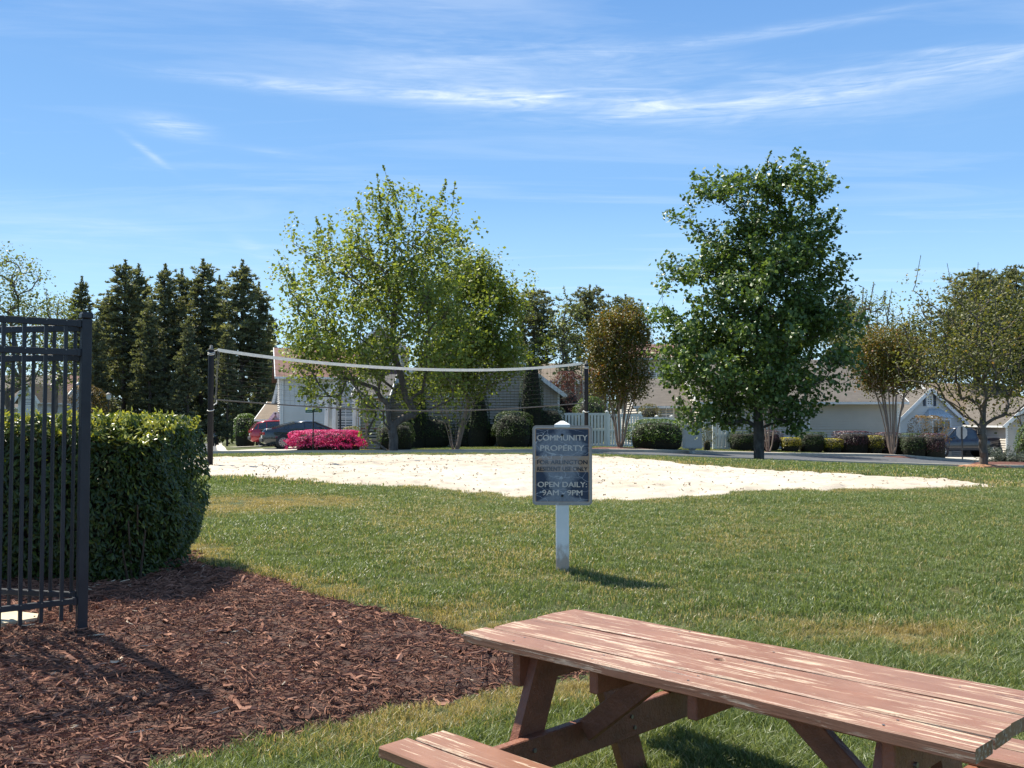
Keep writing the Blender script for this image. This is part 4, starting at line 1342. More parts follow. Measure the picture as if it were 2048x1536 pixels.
def tree(name, label, base, prof, lm, nt=300, nl=60, leaf=.10, spread=.35, spray=.5, r0=.16, bark=None, fork=.35, multi=0, up=.45, seed=1, lw=.8, fold=.3, group=None, cat='tree', shell=.45, ex=.5,
         tipup=.5, rt=.008, cb=None, droop=0.0, shoots=0, hang=0.0, jag=0.0, boughs=0, bw=.8, bh=.4, inset=0.0):
    rg = np.random.default_rng(seed)
    Y = base[2]; b = at(base[0], base[1], Y); gz = g(b.x, b.y); b = np.array([b.x, b.y, gz - .1])
    tips = silhouette(prof, Y, rg, nt, shell, jag=jag, inset=inset, boughs=boughs, bw=bw, bh=bh)
    ztop = max(t[2] for t in tips); H = ztop - gz
    zlow = min(t[2] for t in tips)
    sk = Skel(); j = sk.add(b, -1); cxm = np.mean(tips[:, 0])
    if multi:
        hub = j
        for m_ in range(multi):
            a = 2 * math.pi * (m_ + rg.uniform(0, .5)) / multi; k = hub; rr = rg.uniform(.6, 1.0) * (np.interp(zlow + .8, [zlow, ztop], [.16, .2]) * H)
            for s_ in range(1, 7):
                t = s_ / 6
                k = sk.add(b + [math.cos(a) * (.10 + rr * t ** 1.35), math.sin(a) * (.10 + rr * t ** 1.35), .05 + (zlow - gz + .18 * H) * (t if s_ > 1 else .12)], k)
    else:
        nseg = 9; k = j; top = gz + H * fork
        for s_ in range(1, nseg + 1):
            t = s_ / nseg
            k = sk.add(b + [(cxm - b[0]) * .5 * t ** 2 + rg.normal(0, .012 * H * t * .5), rg.normal(0, .01 * H * t * .5), (top - gz) * t], k)
    dirs = grow(sk, tips, 3, up, droop, rg)
    # extra upright shoots on the outline
    root = thing(name, label, cat, tuple(b + [0, 0, .1]), group=group)
    off = np.array(root.location)
    P, A = [], []
    for t, d in zip(tips, dirs):
        d = d + [0, 0, tipup]; d /= np.linalg.norm(d)
        s = rg.uniform(-.8, 1.0, nl); q = t + d * (s * spray)[:, None]
        q = q + rg.normal(0, 1, (nl, 3)) * (spread * (1 - .45 * np.clip(s, 0, 1)))[:, None] * np.array([1, 1, .75])
        P.append(q); A.append(np.tile(d, (nl, 1)))
    for i in range(shoots):
        k = rg.choice(np.argsort(-tips[:, 2] - .25 * np.abs(tips[:, 0] - cxm))[:int(nt * .45)]); t = tips[k]; d = dirs[k] * .35 + [rg.normal(0, .12), rg.normal(0, .12), 1.0]; d /= np.linalg.norm(d)
        L = rg.uniform(.5, 1.25) * spray * 2.0; e = t + d * L; n_ = int(nl * .55); i0 = sk.add(t, sk.tip[0]) if False else None
        s = rg.uniform(.1, 1.0, n_); q = t + d * (s * L)[:, None] + rg.normal(0, 1, (n_, 3)) * (spread * .30 * (1.15 - s))[:, None]
        P.append(q); A.append(np.tile(d, (n_, 1)))
        # the twig itself
        near_i = int(np.argmin(np.linalg.norm(np.array([sk.p[z] for z in sk.tip]) - t, axis=1))); a_ = sk.tip[near_i]; c_ = sk.add(e, a_); sk.tip.append(c_)
    P = np.concatenate(P); A = np.concatenate(A)
    cen = np.array([cxm, Y, gz + H * .55]); out = P - cen; out /= np.linalg.norm(out, axis=1, keepdims=True) + 1e-9
    Nn = out * .35 + rg.normal(0, .75, P.shape) + [0, 0, .75]
    rn = np.clip(rg.beta(2.2, 2.2, len(P)) + .12 * (vnoise(P[:, 0] * 3, P[:, 2] * 3, 1.6, seed) - .5) * 2, 0, 1)
    ok = P[:, 2] > gz + .25
    P, Nn, A, rn = P[ok], Nn[ok], A[ok], rn[ok]
    me = leaves(P - off, Nn, rg.uniform(.5, 1.4, len(P)) * leaf, rn, 'crown', lm, lw, fold, False, A * .3 + [0, 0, -hang])
    sm = skel_mesh(sk, rt, r0, bark or M_BARK, 'trunk', off, ex)
    link('trunk', sm, root); link('crown', me, root)
    return root


L_MAPLE = leaf_mat('maple_spring_leaves', [(0, (.080, .105, .022)), (.4, (.170, .210, .042)), (.75, (.26, .32, .075)), (1, (.37, .41, .13))], .5, .42)
L_MAPLE2 = leaf_mat('maple_dark_leaves', [(0, (.034, .066, .017)), (.5, (.085, .142, .036)), (.85, (.16, .235, .066)), (1, (.27, .34, .13))], .42, .34, spec=.5)
L_CREPE = leaf_mat('bronze_crepe_leaves', [(0, (.06, .075, .014)), (.40, (.115, .130, .022)), (.66, (.17, .150, .026)), (.86, (.23, .125, .026)), (1, (.31, .11, .04))], .45, .35, (1.3, 1.05, .4))
L_RIGHT = leaf_mat('thin_spring_leaves', [(0, (.065, .072, .020)), (.45, (.125, .135, .038)), (.8, (.19, .195, .06)), (1, (.28, .17, .07))], .5, .38)
L_PALE = leaf_mat('pale_spring_leaves', [(0, (.085, .11, .035)), (.5, (.15, .18, .06)), (1, (.24, .27, .11))], .5, .4)
L_BACK = leaf_mat('background_leaves', [(0, (.030, .042, .012)), (.5, (.060, .075, .020)), (1, (.12, .13, .035))], .6, .25)
L_PURPLE = leaf_mat('loropetalum_leaves', [(0, (.022, .008, .012)), (.5, (.060, .018, .024)), (.85, (.13, .040, .050)), (1, (.24, .09, .09))], .4, .15, (1.2, .7, .7), spec=.5)
L_GREEN = leaf_mat('boxwood_leaves', [(0, (.020, .036, .010)), (.5, (.048, .080, .020)), (.9, (.10, .145, .038)), (1, (.15, .20, .06))], .5, .25, spec=.3)
L_BRIGHT = leaf_mat('bright_shrub_leaves', [(0, (.040, .075, .014)), (.5, (.085, .15, .024)), (1, (.17, .25, .045))], .4, .3)
L_YELLOW = leaf_mat('golden_shrub_leaves', [(0, (.080, .085, .008)), (.45, (.26, .23, .016)), (1, (.60, .50, .035))], .4, .3)
L_PINK = leaf_mat('azalea_blossom', [(0, (.30, .012, .07)), (.5, (.74, .05, .24)), (.80, (.86, .20, .42)), (.93, (.90, .42, .60)), (1, (.12, .14, .04))], .6, .3, (1.2, .6, .8))
L_MAROON = leaf_mat('red_maple_leaves', [(0, (.060, .022, .016)), (.5, (.12, .042, .028)), (1, (.20, .085, .05))], .5, .3, (1.3, .7, .5))
L_ORANGE = leaf_mat('orange_new_leaves', [(0, (.10, .075, .012)), (.5, (.20, .125, .02)), (1, (.34, .17, .03))], .5, .3)
L_JUNI = leaf_mat('juniper_sprays', [(0, (.045, .065, .050)), (.5, (.095, .125, .095)), (1, (.19, .23, .18))], .6, .1)
L_NEEDLE = leaf_mat('pine_needles', [(0, (.065, .078, .050)), (.5, (.155, .172, .105)), (.9, (.25, .26, .15)), (1, (.28, .25, .13))], .6, .35)

# --- the two maples by the court and the multi-stemmed tree beside them
tree('maple_tree', 'broad light-green maple at the far edge of the sand, left of the sign', (787, 907, 38), [(352, 832, 846), (375, 800, 905), (400, 740, 925), (440, 655, 925), (480, 610, 930), (540, 598, 960), (600, 585, 1000), (650, 572, 1000), (700, 575, 985), (745, 605, 960), (775, 625, 900), (808, 650, 850)],
     L_MAPLE, 500, 52, .140, .25, .55, .18, M_BARK, .20, up=.55, seed=3, shoots=64, tipup=1.1, shell=.5, hang=.5, jag=.25, boughs=110, bw=.62, bh=.62, inset=.05)
tree('multi_stem_tree', 'spreading light-green tree on several pale fluted stems in front of the tan gable', (910, 904, 44), [(478, 905, 945), (520, 880, 1005), (560, 850, 1030), (610, 825, 1055), (660, 815, 1060), (710, 820, 1058), (750, 835, 1035), (785, 850, 985)],
     L_MAPLE, 360, 74, .145, .27, .55, .105, M_BARK_S, multi=7, up=.7, seed=5, shoots=36, tipup=1.0, hang=.5, shell=.5, jag=.3, boughs=64, bw=.75, bh=.6, inset=.35)
tree('shade_maple', 'tall dense dark-green maple at the edge of the street, right of the sign', (1518, 922, 35), [(318, 1545, 1562), (340, 1440, 1575), (350, 1400, 1640), (400, 1375, 1650), (420, 1345, 1700), (470, 1370, 1700), (520, 1395, 1690), (555, 1325, 1680), (600, 1320, 1685), (650, 1318, 1690), (700, 1330, 1690), (750, 1330, 1690), (790, 1360, 1660), (815, 1340, 1650), (846, 1370, 1610)],
     L_MAPLE2, 820, 62, .150, .19, .50, .19, M_BARK_D, .50, up=.25, seed=8, shoots=24, tipup=.22, shell=.42, hang=.6, ex=.55, jag=.35, boughs=150, bw=.62, bh=.34, inset=.20)
# --- crepe myrtles
tree('crepe_myrtle', 'vase-shaped crepe myrtle with bronze new leaves in front of the white fence', (1240, 897, 45), [(618, 1225, 1262), (640, 1195, 1290), (680, 1180, 1300), (720, 1176, 1300), (760, 1180, 1295), (790, 1190, 1285)],
     L_CREPE, 330, 76, .095, .25, .45, .085, M_BARK_S, multi=9, up=1.6, seed=12, tipup=.9, hang=.2, rt=.012)
tree('crepe_myrtle', 'tan-stemmed crepe myrtle standing just behind the dark maple trunk', (1537, 905, 46), [(640, 1500, 1580), (690, 1480, 1600), (740, 1480, 1605), (780, 1500, 1585)],
     L_MAPLE2, 120, 50, .085, .32, .4, .055, M_BARK_S, multi=7, up=1.6, seed=13, tipup=.8, rt=.012)
tree('crepe_myrtle', 'crepe myrtle with orange-green crown before the row of clipped shrubs', (1785, 912, 46.9), [(662, 1745, 1805), (685, 1715, 1840), (715, 1708, 1850), (745, 1712, 1850), (775, 1730, 1840)],
     L_CREPE, 290, 76, .095, .28, .45, .080, M_BARK_S, multi=8, up=1.5, seed=14, tipup=.9, rt=.012)
tree('street_tree', 'thinly leafed street tree on red soil at the right, branches showing', (1968, 936, 38), [(548, 1905, 1990), (580, 1860, 2080), (630, 1815, 2110), (690, 1815, 2120), (740, 1800, 2120), (780, 1815, 2110), (815, 1870, 2080)],
     L_RIGHT, 330, 26, .11, .28, .6, .15, M_BARK, .22, up=.6, seed=17, shoots=40, tipup=.8, rt=.012, ex=.6, jag=.3, boughs=70, bw=.7, bh=.6, inset=.2)

# --- shrubs
def shrub(name, label, px0, px1, pt, pb, Y, lm, n=2500, leaf=.05, box=.5, depth=None, lum=.12, cat='shrub', group=None, topc=.0, wid=.55, core=.84, cone=0.0, seed=None, aim=None):
    rg = np.random.default_rng(seed or int(px0 * 7 + Y))
    a, b = at(px0, pb, Y), at(px1, pb, Y); zt = at((px0 + px1) / 2, pt, Y).z
    cx = (a.x + b.x) / 2; w = (b.x - a.x) / 2; gz = g(cx, Y); h = (zt - gz); d = (depth / 2 if depth else w)
    root = thing(name, label, cat, (cx, Y, gz), group=group)
    u = rg.normal(size=(n, 3)); u[:, 2] = np.abs(u[:, 2]) * 1.2 - .25; u /= np.linalg.norm(u, axis=1, keepdims=True)
    # superquadric: box 0 = ellipsoid, 1 = nearly a block
    e = 2 + 8 * box
    k = (np.abs(u[:, 0]) ** e + np.abs(u[:, 1]) ** e + np.abs((u[:, 2])) ** e) ** (-1 / e)
    s = u * k[:, None]
    z = np.where(s[:, 2] > 0, s[:, 2], s[:, 2] * .9)
    zz = .5 + z * .5 if box > .3 else .42 + z * .58
    zz = np.clip(zz, 0.02, 1)
    tp = 1 - cone * zz
    lf = 1 + lum * (vnoise(u[:, 0] * 3 + px0, u[:, 2] * 3 + u[:, 1] * 2, .55, int(px0)) - .5) * 2 - rg.exponential(.035, n)
    P = np.c_[s[:, 0] * w * tp * lf, s[:, 1] * d * tp * lf, zz * h * (.92 + .08 * lf)]
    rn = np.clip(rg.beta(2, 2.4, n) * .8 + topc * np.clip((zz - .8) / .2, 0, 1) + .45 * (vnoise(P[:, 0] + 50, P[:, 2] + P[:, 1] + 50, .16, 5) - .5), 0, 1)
    Nn = u + rg.normal(0, .55, (n, 3)) + [0, 0, .3]
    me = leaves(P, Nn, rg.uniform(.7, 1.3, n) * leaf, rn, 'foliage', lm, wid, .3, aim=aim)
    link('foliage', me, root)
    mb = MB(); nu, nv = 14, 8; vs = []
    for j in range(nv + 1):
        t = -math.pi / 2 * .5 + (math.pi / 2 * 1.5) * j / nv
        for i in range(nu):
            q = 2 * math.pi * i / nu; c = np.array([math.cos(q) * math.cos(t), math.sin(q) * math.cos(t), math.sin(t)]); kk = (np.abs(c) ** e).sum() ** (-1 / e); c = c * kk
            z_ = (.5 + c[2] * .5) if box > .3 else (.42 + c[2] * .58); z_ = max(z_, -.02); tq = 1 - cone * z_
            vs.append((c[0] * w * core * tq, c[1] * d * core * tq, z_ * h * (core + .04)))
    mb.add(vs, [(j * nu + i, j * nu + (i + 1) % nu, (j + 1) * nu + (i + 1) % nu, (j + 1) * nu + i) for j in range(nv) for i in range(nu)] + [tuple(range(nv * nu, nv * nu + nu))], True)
    mb.build('shade_core', M_CORE, root)  # solid dark core added behind the leaves, its tone imitating inner shade
    return root


ROW = 'clipped shrubs along the tan house'
shrub('clipped_shrub', 'dark green boxy shrub between the white fence end and the maple trunk', 1458, 1513, 863, 905, 50, L_GREEN, 3200, .055, .8, 1.6, .06, group=ROW)
shrub('clipped_shrub', 'purple-leaved shrub right behind the dark maple trunk', 1507, 1560, 861, 906, 50.4, L_PURPLE, 2600, .055, .5, 1.6, .1, group=ROW, topc=.25)
shrub('clipped_shrub', 'golden square shrub just right of the dark maple trunk', 1562, 1598, 875, 906, 49.8, L_YELLOW, 2400, .05, .9, 1.2, .05, group=ROW, topc=.35)
shrub('clipped_shrub', 'green rounded shrub between two golden shrubs below the small window', 1596, 1648, 864, 906, 50, L_GREEN, 2900, .055, .7, 1.6, .06, group=ROW, topc=.15)
shrub('clipped_shrub', 'golden shrub between the green and the wide purple shrub', 1646, 1682, 877, 906, 49.7, L_YELLOW, 2200, .05, .8, 1.2, .06, group=ROW, topc=.35)
shrub('clipped_shrub', 'wide purple shrub between two golden shrubs', 1672, 1738, 862, 907, 50, L_PURPLE, 3800, .055, .6, 1.7, .08, group=ROW, topc=.3)
shrub('clipped_shrub', 'small golden shrub left of the orange-crowned crepe myrtle', 1734, 1762, 871, 907, 49.6, L_YELLOW, 2000, .05, .6, 1.1, .08, group=ROW, topc=.3)
shrub('clipped_shrub', 'purple shrub behind the stems of the orange-crowned crepe myrtle', 1752, 1800, 865, 908, 50.3, L_PURPLE, 2600, .055, .6, 1.5, .08, group=ROW, topc=.25)
shrub('clipped_shrub', 'green boxy shrub right of the orange-crowned crepe myrtle', 1800, 1848, 867, 914, 49.5, L_GREEN, 3200, .055, .8, 1.6, .06, group=ROW, topc=.2)
shrub('clipped_shrub', 'purple shrub in front of the dark pickup truck', 1838, 1886, 867, 918, 49.5, L_PURPLE, 3400, .055, .8, 1.8, .06, group=ROW, topc=.3)
shrub('azalea', 'low wide azalea covered in bright pink blossom beside the parked cars', 586, 722, 860, 908, 46, L_PINK, 12000, .062, .28, 2.4, .26, cat='flowering shrub', topc=.1, wid=.8)
shrub('yellow_shrub', 'small yellow-flowering shrub behind the right end of the pink azalea', 685, 722, 853, 872, 47.5, L_YELLOW, 1500, .05, .2, 1.0, .2)
shrub('boxwood', 'rounded boxwood ball left of the light-green maple trunk', 755, 828, 843, 897, 47.5, L_GREEN, 4200, .05, .25, 1.7, .08, topc=.1)
shrub('loose_shrub', 'loose pale-tipped dark shrub left of the property sign', 985, 1066, 822, 895, 50.0, L_GREEN, 4200, .07, .1, 2.0, .22, topc=.2)
shrub('dark_shrub', 'dark shrub between the boxwood ball and the multi-stemmed tree', 824, 905, 832, 893, 51.5, L_GREEN, 3600, .06, .2, 1.6, .2)
shrub('dark_shrub', 'dark shrub between the multi-stemmed tree and the loose shrub', 908, 1000, 838, 893, 51.8, L_GREEN, 3800, .06, .2, 1.6, .2)
shrub('dark_shrub', 'dark shrub at the gable corner where the white fence starts', 1060, 1132, 812, 893, 51.6, L_GREEN, 4200, .06, .2, 1.6, .22)
shrub('arborvitae', 'slim arborvitae left of the multi-stemmed tree against the gable wall', 808, 862, 745, 893, 51.2, L_GREEN, 4200, .06, .15, 1.2, .16, cone=.45, cat='conifer')
shrub('arborvitae', 'arborvitae behind the multi-stemmed tree trunk', 930, 984, 778, 893, 51.2, L_GREEN, 4200, .06, .15, 1.2, .16, cone=.35, cat='conifer')
shrub('arborvitae', 'tall dark arborvitae near the right corner of the gable wall', 1034, 1092, 685, 893, 51.2, L_GREEN, 6500, .06, .15, 1.3, .14, cone=.45, cat='conifer')
shrub('bright_shrub', 'loose bright green shrub before the white fence beside the grey mailbox cabinet', 1255, 1372, 838, 902, 47.5, L_BRIGHT, 6500, .075, .15, 2.2, .24, topc=.15)
shrub('thin_shrub', 'sparse bronze-green shrub between the mailbox cabinet and the fence end', 1398, 1430, 855, 903, 48.0, L_CREPE, 700, .06, .1, .9, .3, core=.4)
shrub('bright_shrub', 'green shrub rising behind the white fence left of the bronze crepe myrtle', 1146, 1215, 793, 850, 56.5, L_BRIGHT, 3600, .08, .1, 2.0, .25)
shrub('bronze_shrub', 'bronze shrub behind the white fence right of the bronze crepe myrtle', 1272, 1322, 808, 850, 56.5, L_CREPE, 2200, .07, .1, 1.6, .25)
shrub('maroon_tree', 'maroon-leaved small tree right of the tan gable behind the white fence', 1096, 1172, 742, 850, 60, L_MAROON, 4200, .09, .05, 3.0, .25, core=.7, cat='tree')
shrub('yellow_green_bush', 'tall yellow-green bush on the lawn left of the red car', 470, 511, 827, 893, 72, L_BRIGHT, 2600, .10, .2, 2.0, .25, topc=.3)
shrub('orange_bush', 'orange-green bush above the hedge beside the fence post', 135, 210, 770, 860, 80, L_ORANGE, 4000, .12, .1, 3.0, .3, core=.6)
shrub('orange_shrub', 'open orange-leaved shrub under the metal bay roof of the white gable house', 1818, 1893, 832, 885, 56, L_ORANGE, 2200, .08, .35, 1.2, .25, core=.45, topc=.2)
shrub('arborvitae', 'bright green arborvitae at the right edge of the picture', 2030, 2085, 848, 935, 42, L_BRIGHT, 4000, .06, .2, 1.3, .14, cone=.4, cat='conifer')


def juniper():
    c = at(2010, 930, 41.5); gz = g(c.x, c.y)
    root = thing('juniper', 'feathery grey-green juniper spreading over the mulch at the right', 'conifer', (c.x, c.y, gz))
    rg = np.random.default_rng(5); P, A = [], []; tw = MB()
    for i in range(95):
        a = rg.uniform(0, 6.283); el = rg.uniform(.18, 1.15); L = rg.uniform(.8, 1.5) * (1.0 if el < .8 else .8)
        d = np.array([math.cos(a) * math.cos(el), math.sin(a) * math.cos(el), math.sin(el)])
        s = rg.uniform(.12, 1, 60); q = d * (s * L)[:, None]; q[:, 2] -= .12 * s ** 2 * L; q += rg.normal(0, .05, q.shape) * (1.2 - s)[:, None]
        P.append(q); A.append(np.tile(d, (60, 1)) + [0, 0, -.2])
        tw.tube((0, 0, .02), tuple(d * L * .5), .012, .006, 4)
    P = np.concatenate(P); A = np.concatenate(A)
    link('foliage', leaves(P, rg.normal(0, 1, P.shape) + [0, 0, .6], rg.uniform(.07, .13, len(P)), rg.beta(2, 2, len(P)), 'foliage', L_JUNI, .22, .2, aim=A), root)
    tw.build('stems', M_TWIG, root, kind='stuff')


juniper()

# --- pines
def pine_meshes(seed, H=20.0, kind='spruce'):
    """trunk mesh and needle mesh of one pine, base at the origin"""
    rg = np.random.default_rng(seed); sk = Skel(); k = sk.add([0, 0, 0], -1); tips = []
    n = 24; ax = []
    for i in range(1, n + 1):
        t = i / n; k = sk.add([rg.normal(0, .05), rg.normal(0, .05), H * t], k); ax.append(k)
    sk.tip.append(k)
    P, Nn, A, S_ = [], [], [], []
    if kind == 'spruce': lv = np.linspace(.10, .985, 34)
    else: lv = np.linspace(.52, .98, 15)
    for t in lv:
        if kind == 'spruce': rad = H * (.175 * (1 - t) ** .62 * min(1, .45 + t * 2.2) + .008); nb = 7 if t < .93 else 4
        else: rad = H * .18 * math.sqrt(max(.02, 1 - ((t - .74) / .27) ** 2)); nb = 8
        z = H * t
        for b in range(nb):
            if kind == 'spruce' and t < .45 and rg.uniform() < .55: continue
            a = rg.uniform(0, 6.283); r = rad * rg.uniform(.6, 1.12); rise = r * (.10 + .5 * t if kind == 'spruce' else .35)
            j = ax[min(n - 1, max(0, int((z - rise * .4) / H * n) - 1))]; p0 = sk.p[j]
            e = np.array([math.cos(a) * r, math.sin(a) * r, z + rise * .6])
            m1 = sk.add(p0 * .45 + e * .55 + [0, 0, -.06 * r], j); m2 = sk.add(e, m1); sk.tip.append(m2)
            nt = max(4, int(r * 4.2))
            for q in range(nt):
                u = rg.uniform(.25, 1.05); c = p0 * (1 - u) + e * u + rg.normal(0, .20 + .06 * r, 3) * [1, 1, .8]
                P.append(c); S_.append(rg.uniform(.55, 1.0))
    for i in range(5): P.append(np.array([0, 0, H * (1.0 + .008 * i)])); S_.append(.45)
    P = np.array(P); S_ = np.array(S_)
    # tuft: upward fan of long thin blades
    m = 13; N_ = len(P); d = rg.normal(size=(N_, m, 3)); d[..., 2] = np.abs(d[..., 2]) * .9 + .25; out = P.copy(); out[:, 2] = 0; out /= np.linalg.norm(out, axis=1, keepdims=True) + .5
    d = d + out[:, None] * .6; d /= np.linalg.norm(d, axis=2, keepdims=True)
    L = (S_[:, None, None] * rg.uniform(.6, 1.1, (N_, m, 1))) * .62
    tip = P[:, None] + d * L; side = np.cross(d, rg.normal(size=d.shape)); side /= np.linalg.norm(side, axis=2, keepdims=True); w = .045
    V = np.stack([np.broadcast_to(P[:, None], tip.shape) - side * w * .4, np.broadcast_to(P[:, None], tip.shape) + side * w * .4, P[:, None] + d * L * .6 + side * w * 1.4, tip, P[:, None] + d * L * .6 - side * w * 1.4], 2).reshape(-1, 3)
    b = np.arange(N_ * m)[:, None] * 5; Q = np.concatenate([b + [0, 1, 2], b + [0, 2, 4], b + [4, 2, 3]])
    rn = np.repeat(np.clip(rg.beta(2, 2.5, N_)[:, None] + rg.normal(0, .1, (N_, m)), 0, 1).ravel(), 5)
    nm = np_mesh('needles', V, Q, L_NEEDLE, rn)
    tm = skel_mesh(sk, .022, .20, M_BARK_P, 'trunk', (0, 0, 0), .55)
    return tm, nm


PV = [pine_meshes(60 + i, 20) for i in range(4)]
PR = [pine_meshes(80 + i, 20, 'round') for i in range(2)]


def pine(px, pt, Y, var, label, group, wide=1.0):
    zt = at(px, pt, Y).z; x = (px - 1024) / F * Y; gz = g(x, Y) - .2
    root = thing('pine_tree', label, 'pine tree', (x, Y, gz), R.uniform(0, 6.28), group)
    tm, nm = var; s = (zt - gz) / 20.2; root.scale = (s * wide * 1.2, s * wide * 1.2, s)
    link('trunk', tm, root); link('crown', nm, root)
    return root


PG = 'pines standing behind the street on the left'
for i, (px, pt, Y, w, lab) in enumerate([(160, 562, 104, .85, 'lone lower pine rising just right of the fence post'), (212, 590, 112, 1.0, 'pine forming the left shoulder of the tall pine group'),
                                    (247, 530, 104, 1.1, 'tallest pine of the left pair in the pine group'), (274, 538, 108, .9, 'second pine of the left pair in the pine group'),
                                    (327, 538, 103, 1.0, 'pine in the middle of the group, left of the notch'), (361, 546, 109, .85, 'slender pine in the middle of the group, right of the notch'),
                                    (403, 528, 104, 1.05, 'tall pine directly above the left net pole'), (436, 560, 112, .8, 'low pine just right of the left net pole top'),
                                    (482, 530, 101, 1.15, 'tall pine at the right end of the group with its tip in open sky'), (516, 572, 103, .85, 'short outermost pine at the right end of the group'),
                                    (300, 600, 98, .9, 'low pine filling the front of the group below the middle notch'), (540, 640, 116, .8, 'small pine seen past the right shoulder of the group'),
                                    (190, 640, 96, .8, 'low pine in front of the left shoulder of the group'), (375, 640, 95, .8, 'low pine in front of the middle of the group'), (455, 650, 97, .75, 'low pine in front of the right end of the group')]):
    pine(px, pt, Y, PV[i % 4], lab, PG, w)
PG2 = 'round-topped pines beyond the houses'
for i, (px, pt, Y, w, lab) in enumerate([(1068, 585, 92, .95, 'round-topped pine touching the right side of the multi-stemmed tree crown'), (1180, 578, 96, .85, 'round-topped pine against the sky left of the bronze crepe myrtle'),
                                    (1252, 596, 98, .8, 'round-topped pine peeping over the bronze crepe myrtle'), (1690, 590, 95, .7, 'round-topped pine just right of the dark maple crown'),
                                    (1952, 545, 80, 1.0, 'round-topped pine behind the thin street tree'), (2036, 540, 82, 1.0, 'round-topped pine at the right edge behind the street tree'), (2100, 560, 78, 1.0, 'round-topped pine at the far right edge')]):
    pine(px, pt, Y, PR[i % 2], lab, PG2, w)

tree('deciduous_tree', 'pale green tree seen above the black fence at the left edge', (20, 880, 72), [(500, -10, 50), (530, -60, 72), (570, -90, 92), (620, -90, 105), (680, -90, 120), (740, -80, 110), (780, -60, 60)], L_PALE, 200, 34, .20, .6, .8, .22, M_BARK, .3, up=.5, seed=31, shoots=20, rt=.02)
tree('deciduous_tree', 'small green tree behind the fence bars left of the pines', (110, 880, 84), [(600, 85, 130), (650, 70, 150), (710, 70, 150), (770, 80, 140)], L_PALE, 90, 34, .2, .6, .7, .18, M_BARK, .3, seed=32, rt=.02)
tree('deciduous_tree', 'thin pale green tree against the sky between two round-topped pines', (1128, 870, 88), [(598, 1115, 1145), (630, 1100, 1165), (680, 1098, 1170), (730, 1100, 1175), (760, 1105, 1165)], L_PALE, 110, 26, .20, .5, .8, .22, M_BARK_D, .3, seed=33, shoots=14, rt=.025)
tree('deciduous_tree', 'thin half-bare tree right of the dark maple crown', (1735, 880, 84), [(600, 1715, 1775), (640, 1695, 1785), (690, 1690, 1790), (730, 1690, 1780)], L_PALE, 130, 18, .18, .6, .9, .20, M_BARK, .3, seed=34, shoots=24, rt=.022)
tree('deciduous_tree', 'bushy mid-green tree behind the roof right of the dark maple', (1700, 880, 92), [(640, 1660, 1740), (680, 1640, 1770), (730, 1640, 1780), (780, 1650, 1770)], L_BACK, 130, 50, .2, .7, .7, .22, M_BARK_D, .35, seed=35)
tree('deciduous_tree', 'dark green tree behind the orange-crowned crepe myrtle', (1840, 880, 78), [(640, 1810, 1870), (680, 1790, 1900), (730, 1790, 1910), (770, 1800, 1900)], L_BACK, 130, 50, .2, .7, .7, .22, M_BARK_D, .35, seed=36)
tree('deciduous_tree', 'dark dense tree behind the thin street tree', (1950, 880, 74), [(590, 1925, 2000), (640, 1890, 2040), (700, 1880, 2050), (750, 1890, 2040)], L_BACK, 190, 55, .2, .7, .7, .22, M_BARK_D, .35, seed=37)
tree('deciduous_tree', 'dark dense tree at the right edge behind the juniper', (2070, 890, 72), [(600, 2030, 2100), (650, 2000, 2150), (720, 1990, 2160), (780, 2000, 2150)], L_BACK, 190, 55, .2, .7, .7, .22, M_BARK_D, .35, seed=38)


def woodland():
    """the wood beyond the last houses: one mass"""
    rg = np.random.default_rng(90); P, S_ = [], []
    for a in np.linspace(-.72, .72, 150):
        for lay in range(2):
            d = 138 + 26 * lay + rg.uniform(-8, 8); x = d * math.tan(a) if abs(a) < .8 else 0; y = d
            h = rg.uniform(4.5, 7.5) + 2.5 * lay + (3.5 if a < -.22 else 0); gz = g(x, y); n = 150
            u = rg.normal(size=(n, 3)); u /= np.linalg.norm(u, axis=1, keepdims=True); rr = rg.uniform(.6, 1, n) ** .5
            P.append(np.c_[x + u[:, 0] * rr * 3.4, y + u[:, 1] * rr * 3, gz + h * .5 + u[:, 2] * rr * h * .52]); S_.append(rg.uniform(.5, 1.0, n))
    P = np.concatenate(P); S_ = np.concatenate(S_)
    me = leaves(P, rg.normal(0, 1, P.shape) + [0, -.3, .5], S_ * .9, rg.beta(2, 2.6, len(P)), 'far_wood', L_BACK, .8, .3)
    tag(link('far_wood', me), kind='stuff', label='low dark wood closing the view beyond the houses')


woodland()
# ------------------------------------------------------------------ houses
M_TAN = pm('tan_vinyl_siding', (.43, .37, .295), (.39, .335, .265), 1.2, .6)
M_GREY = pm('grey_vinyl_siding', (.54, .49, .42), (.49, .445, .38), 1.2, .6)
M_WHITE = pm('pale_grey_siding', (.70, .69, .66), (.64, .63, .60), 1.2, .6)
M_TRIM = pm('white_trim', (.78, .78, .76), (.70, .70, .68), 3, .5)
M_VF = pm('white_vinyl_fence', (.80, .80, .75), (.72, .72, .67), 2, .4)
M_GLASS = pm('window_glass', (.035, .045, .055), (.09, .11, .13), .8, .06, spec=1.0)
M_SHUT = pm('navy_shutter', (.03, .045, .075), (.04, .05, .08), 9, .5)
M_DOOR = pm('peach_door', (.50, .33, .24), (.44, .29, .21), 5, .5)
M_METAL = pm('pale_metal_roof', (.62, .66, .68), (.55, .60, .62), 4, .35, metal=.2)
M_DARK = pm('garage_shade', (.02, .02, .022), (.05, .045, .04), 2, .9)  # dark tone for the shade beyond the garage door
M_BRICK = pm('brown_brick', (.20, .10, .07), (.27, .15, .10), 9, .9)


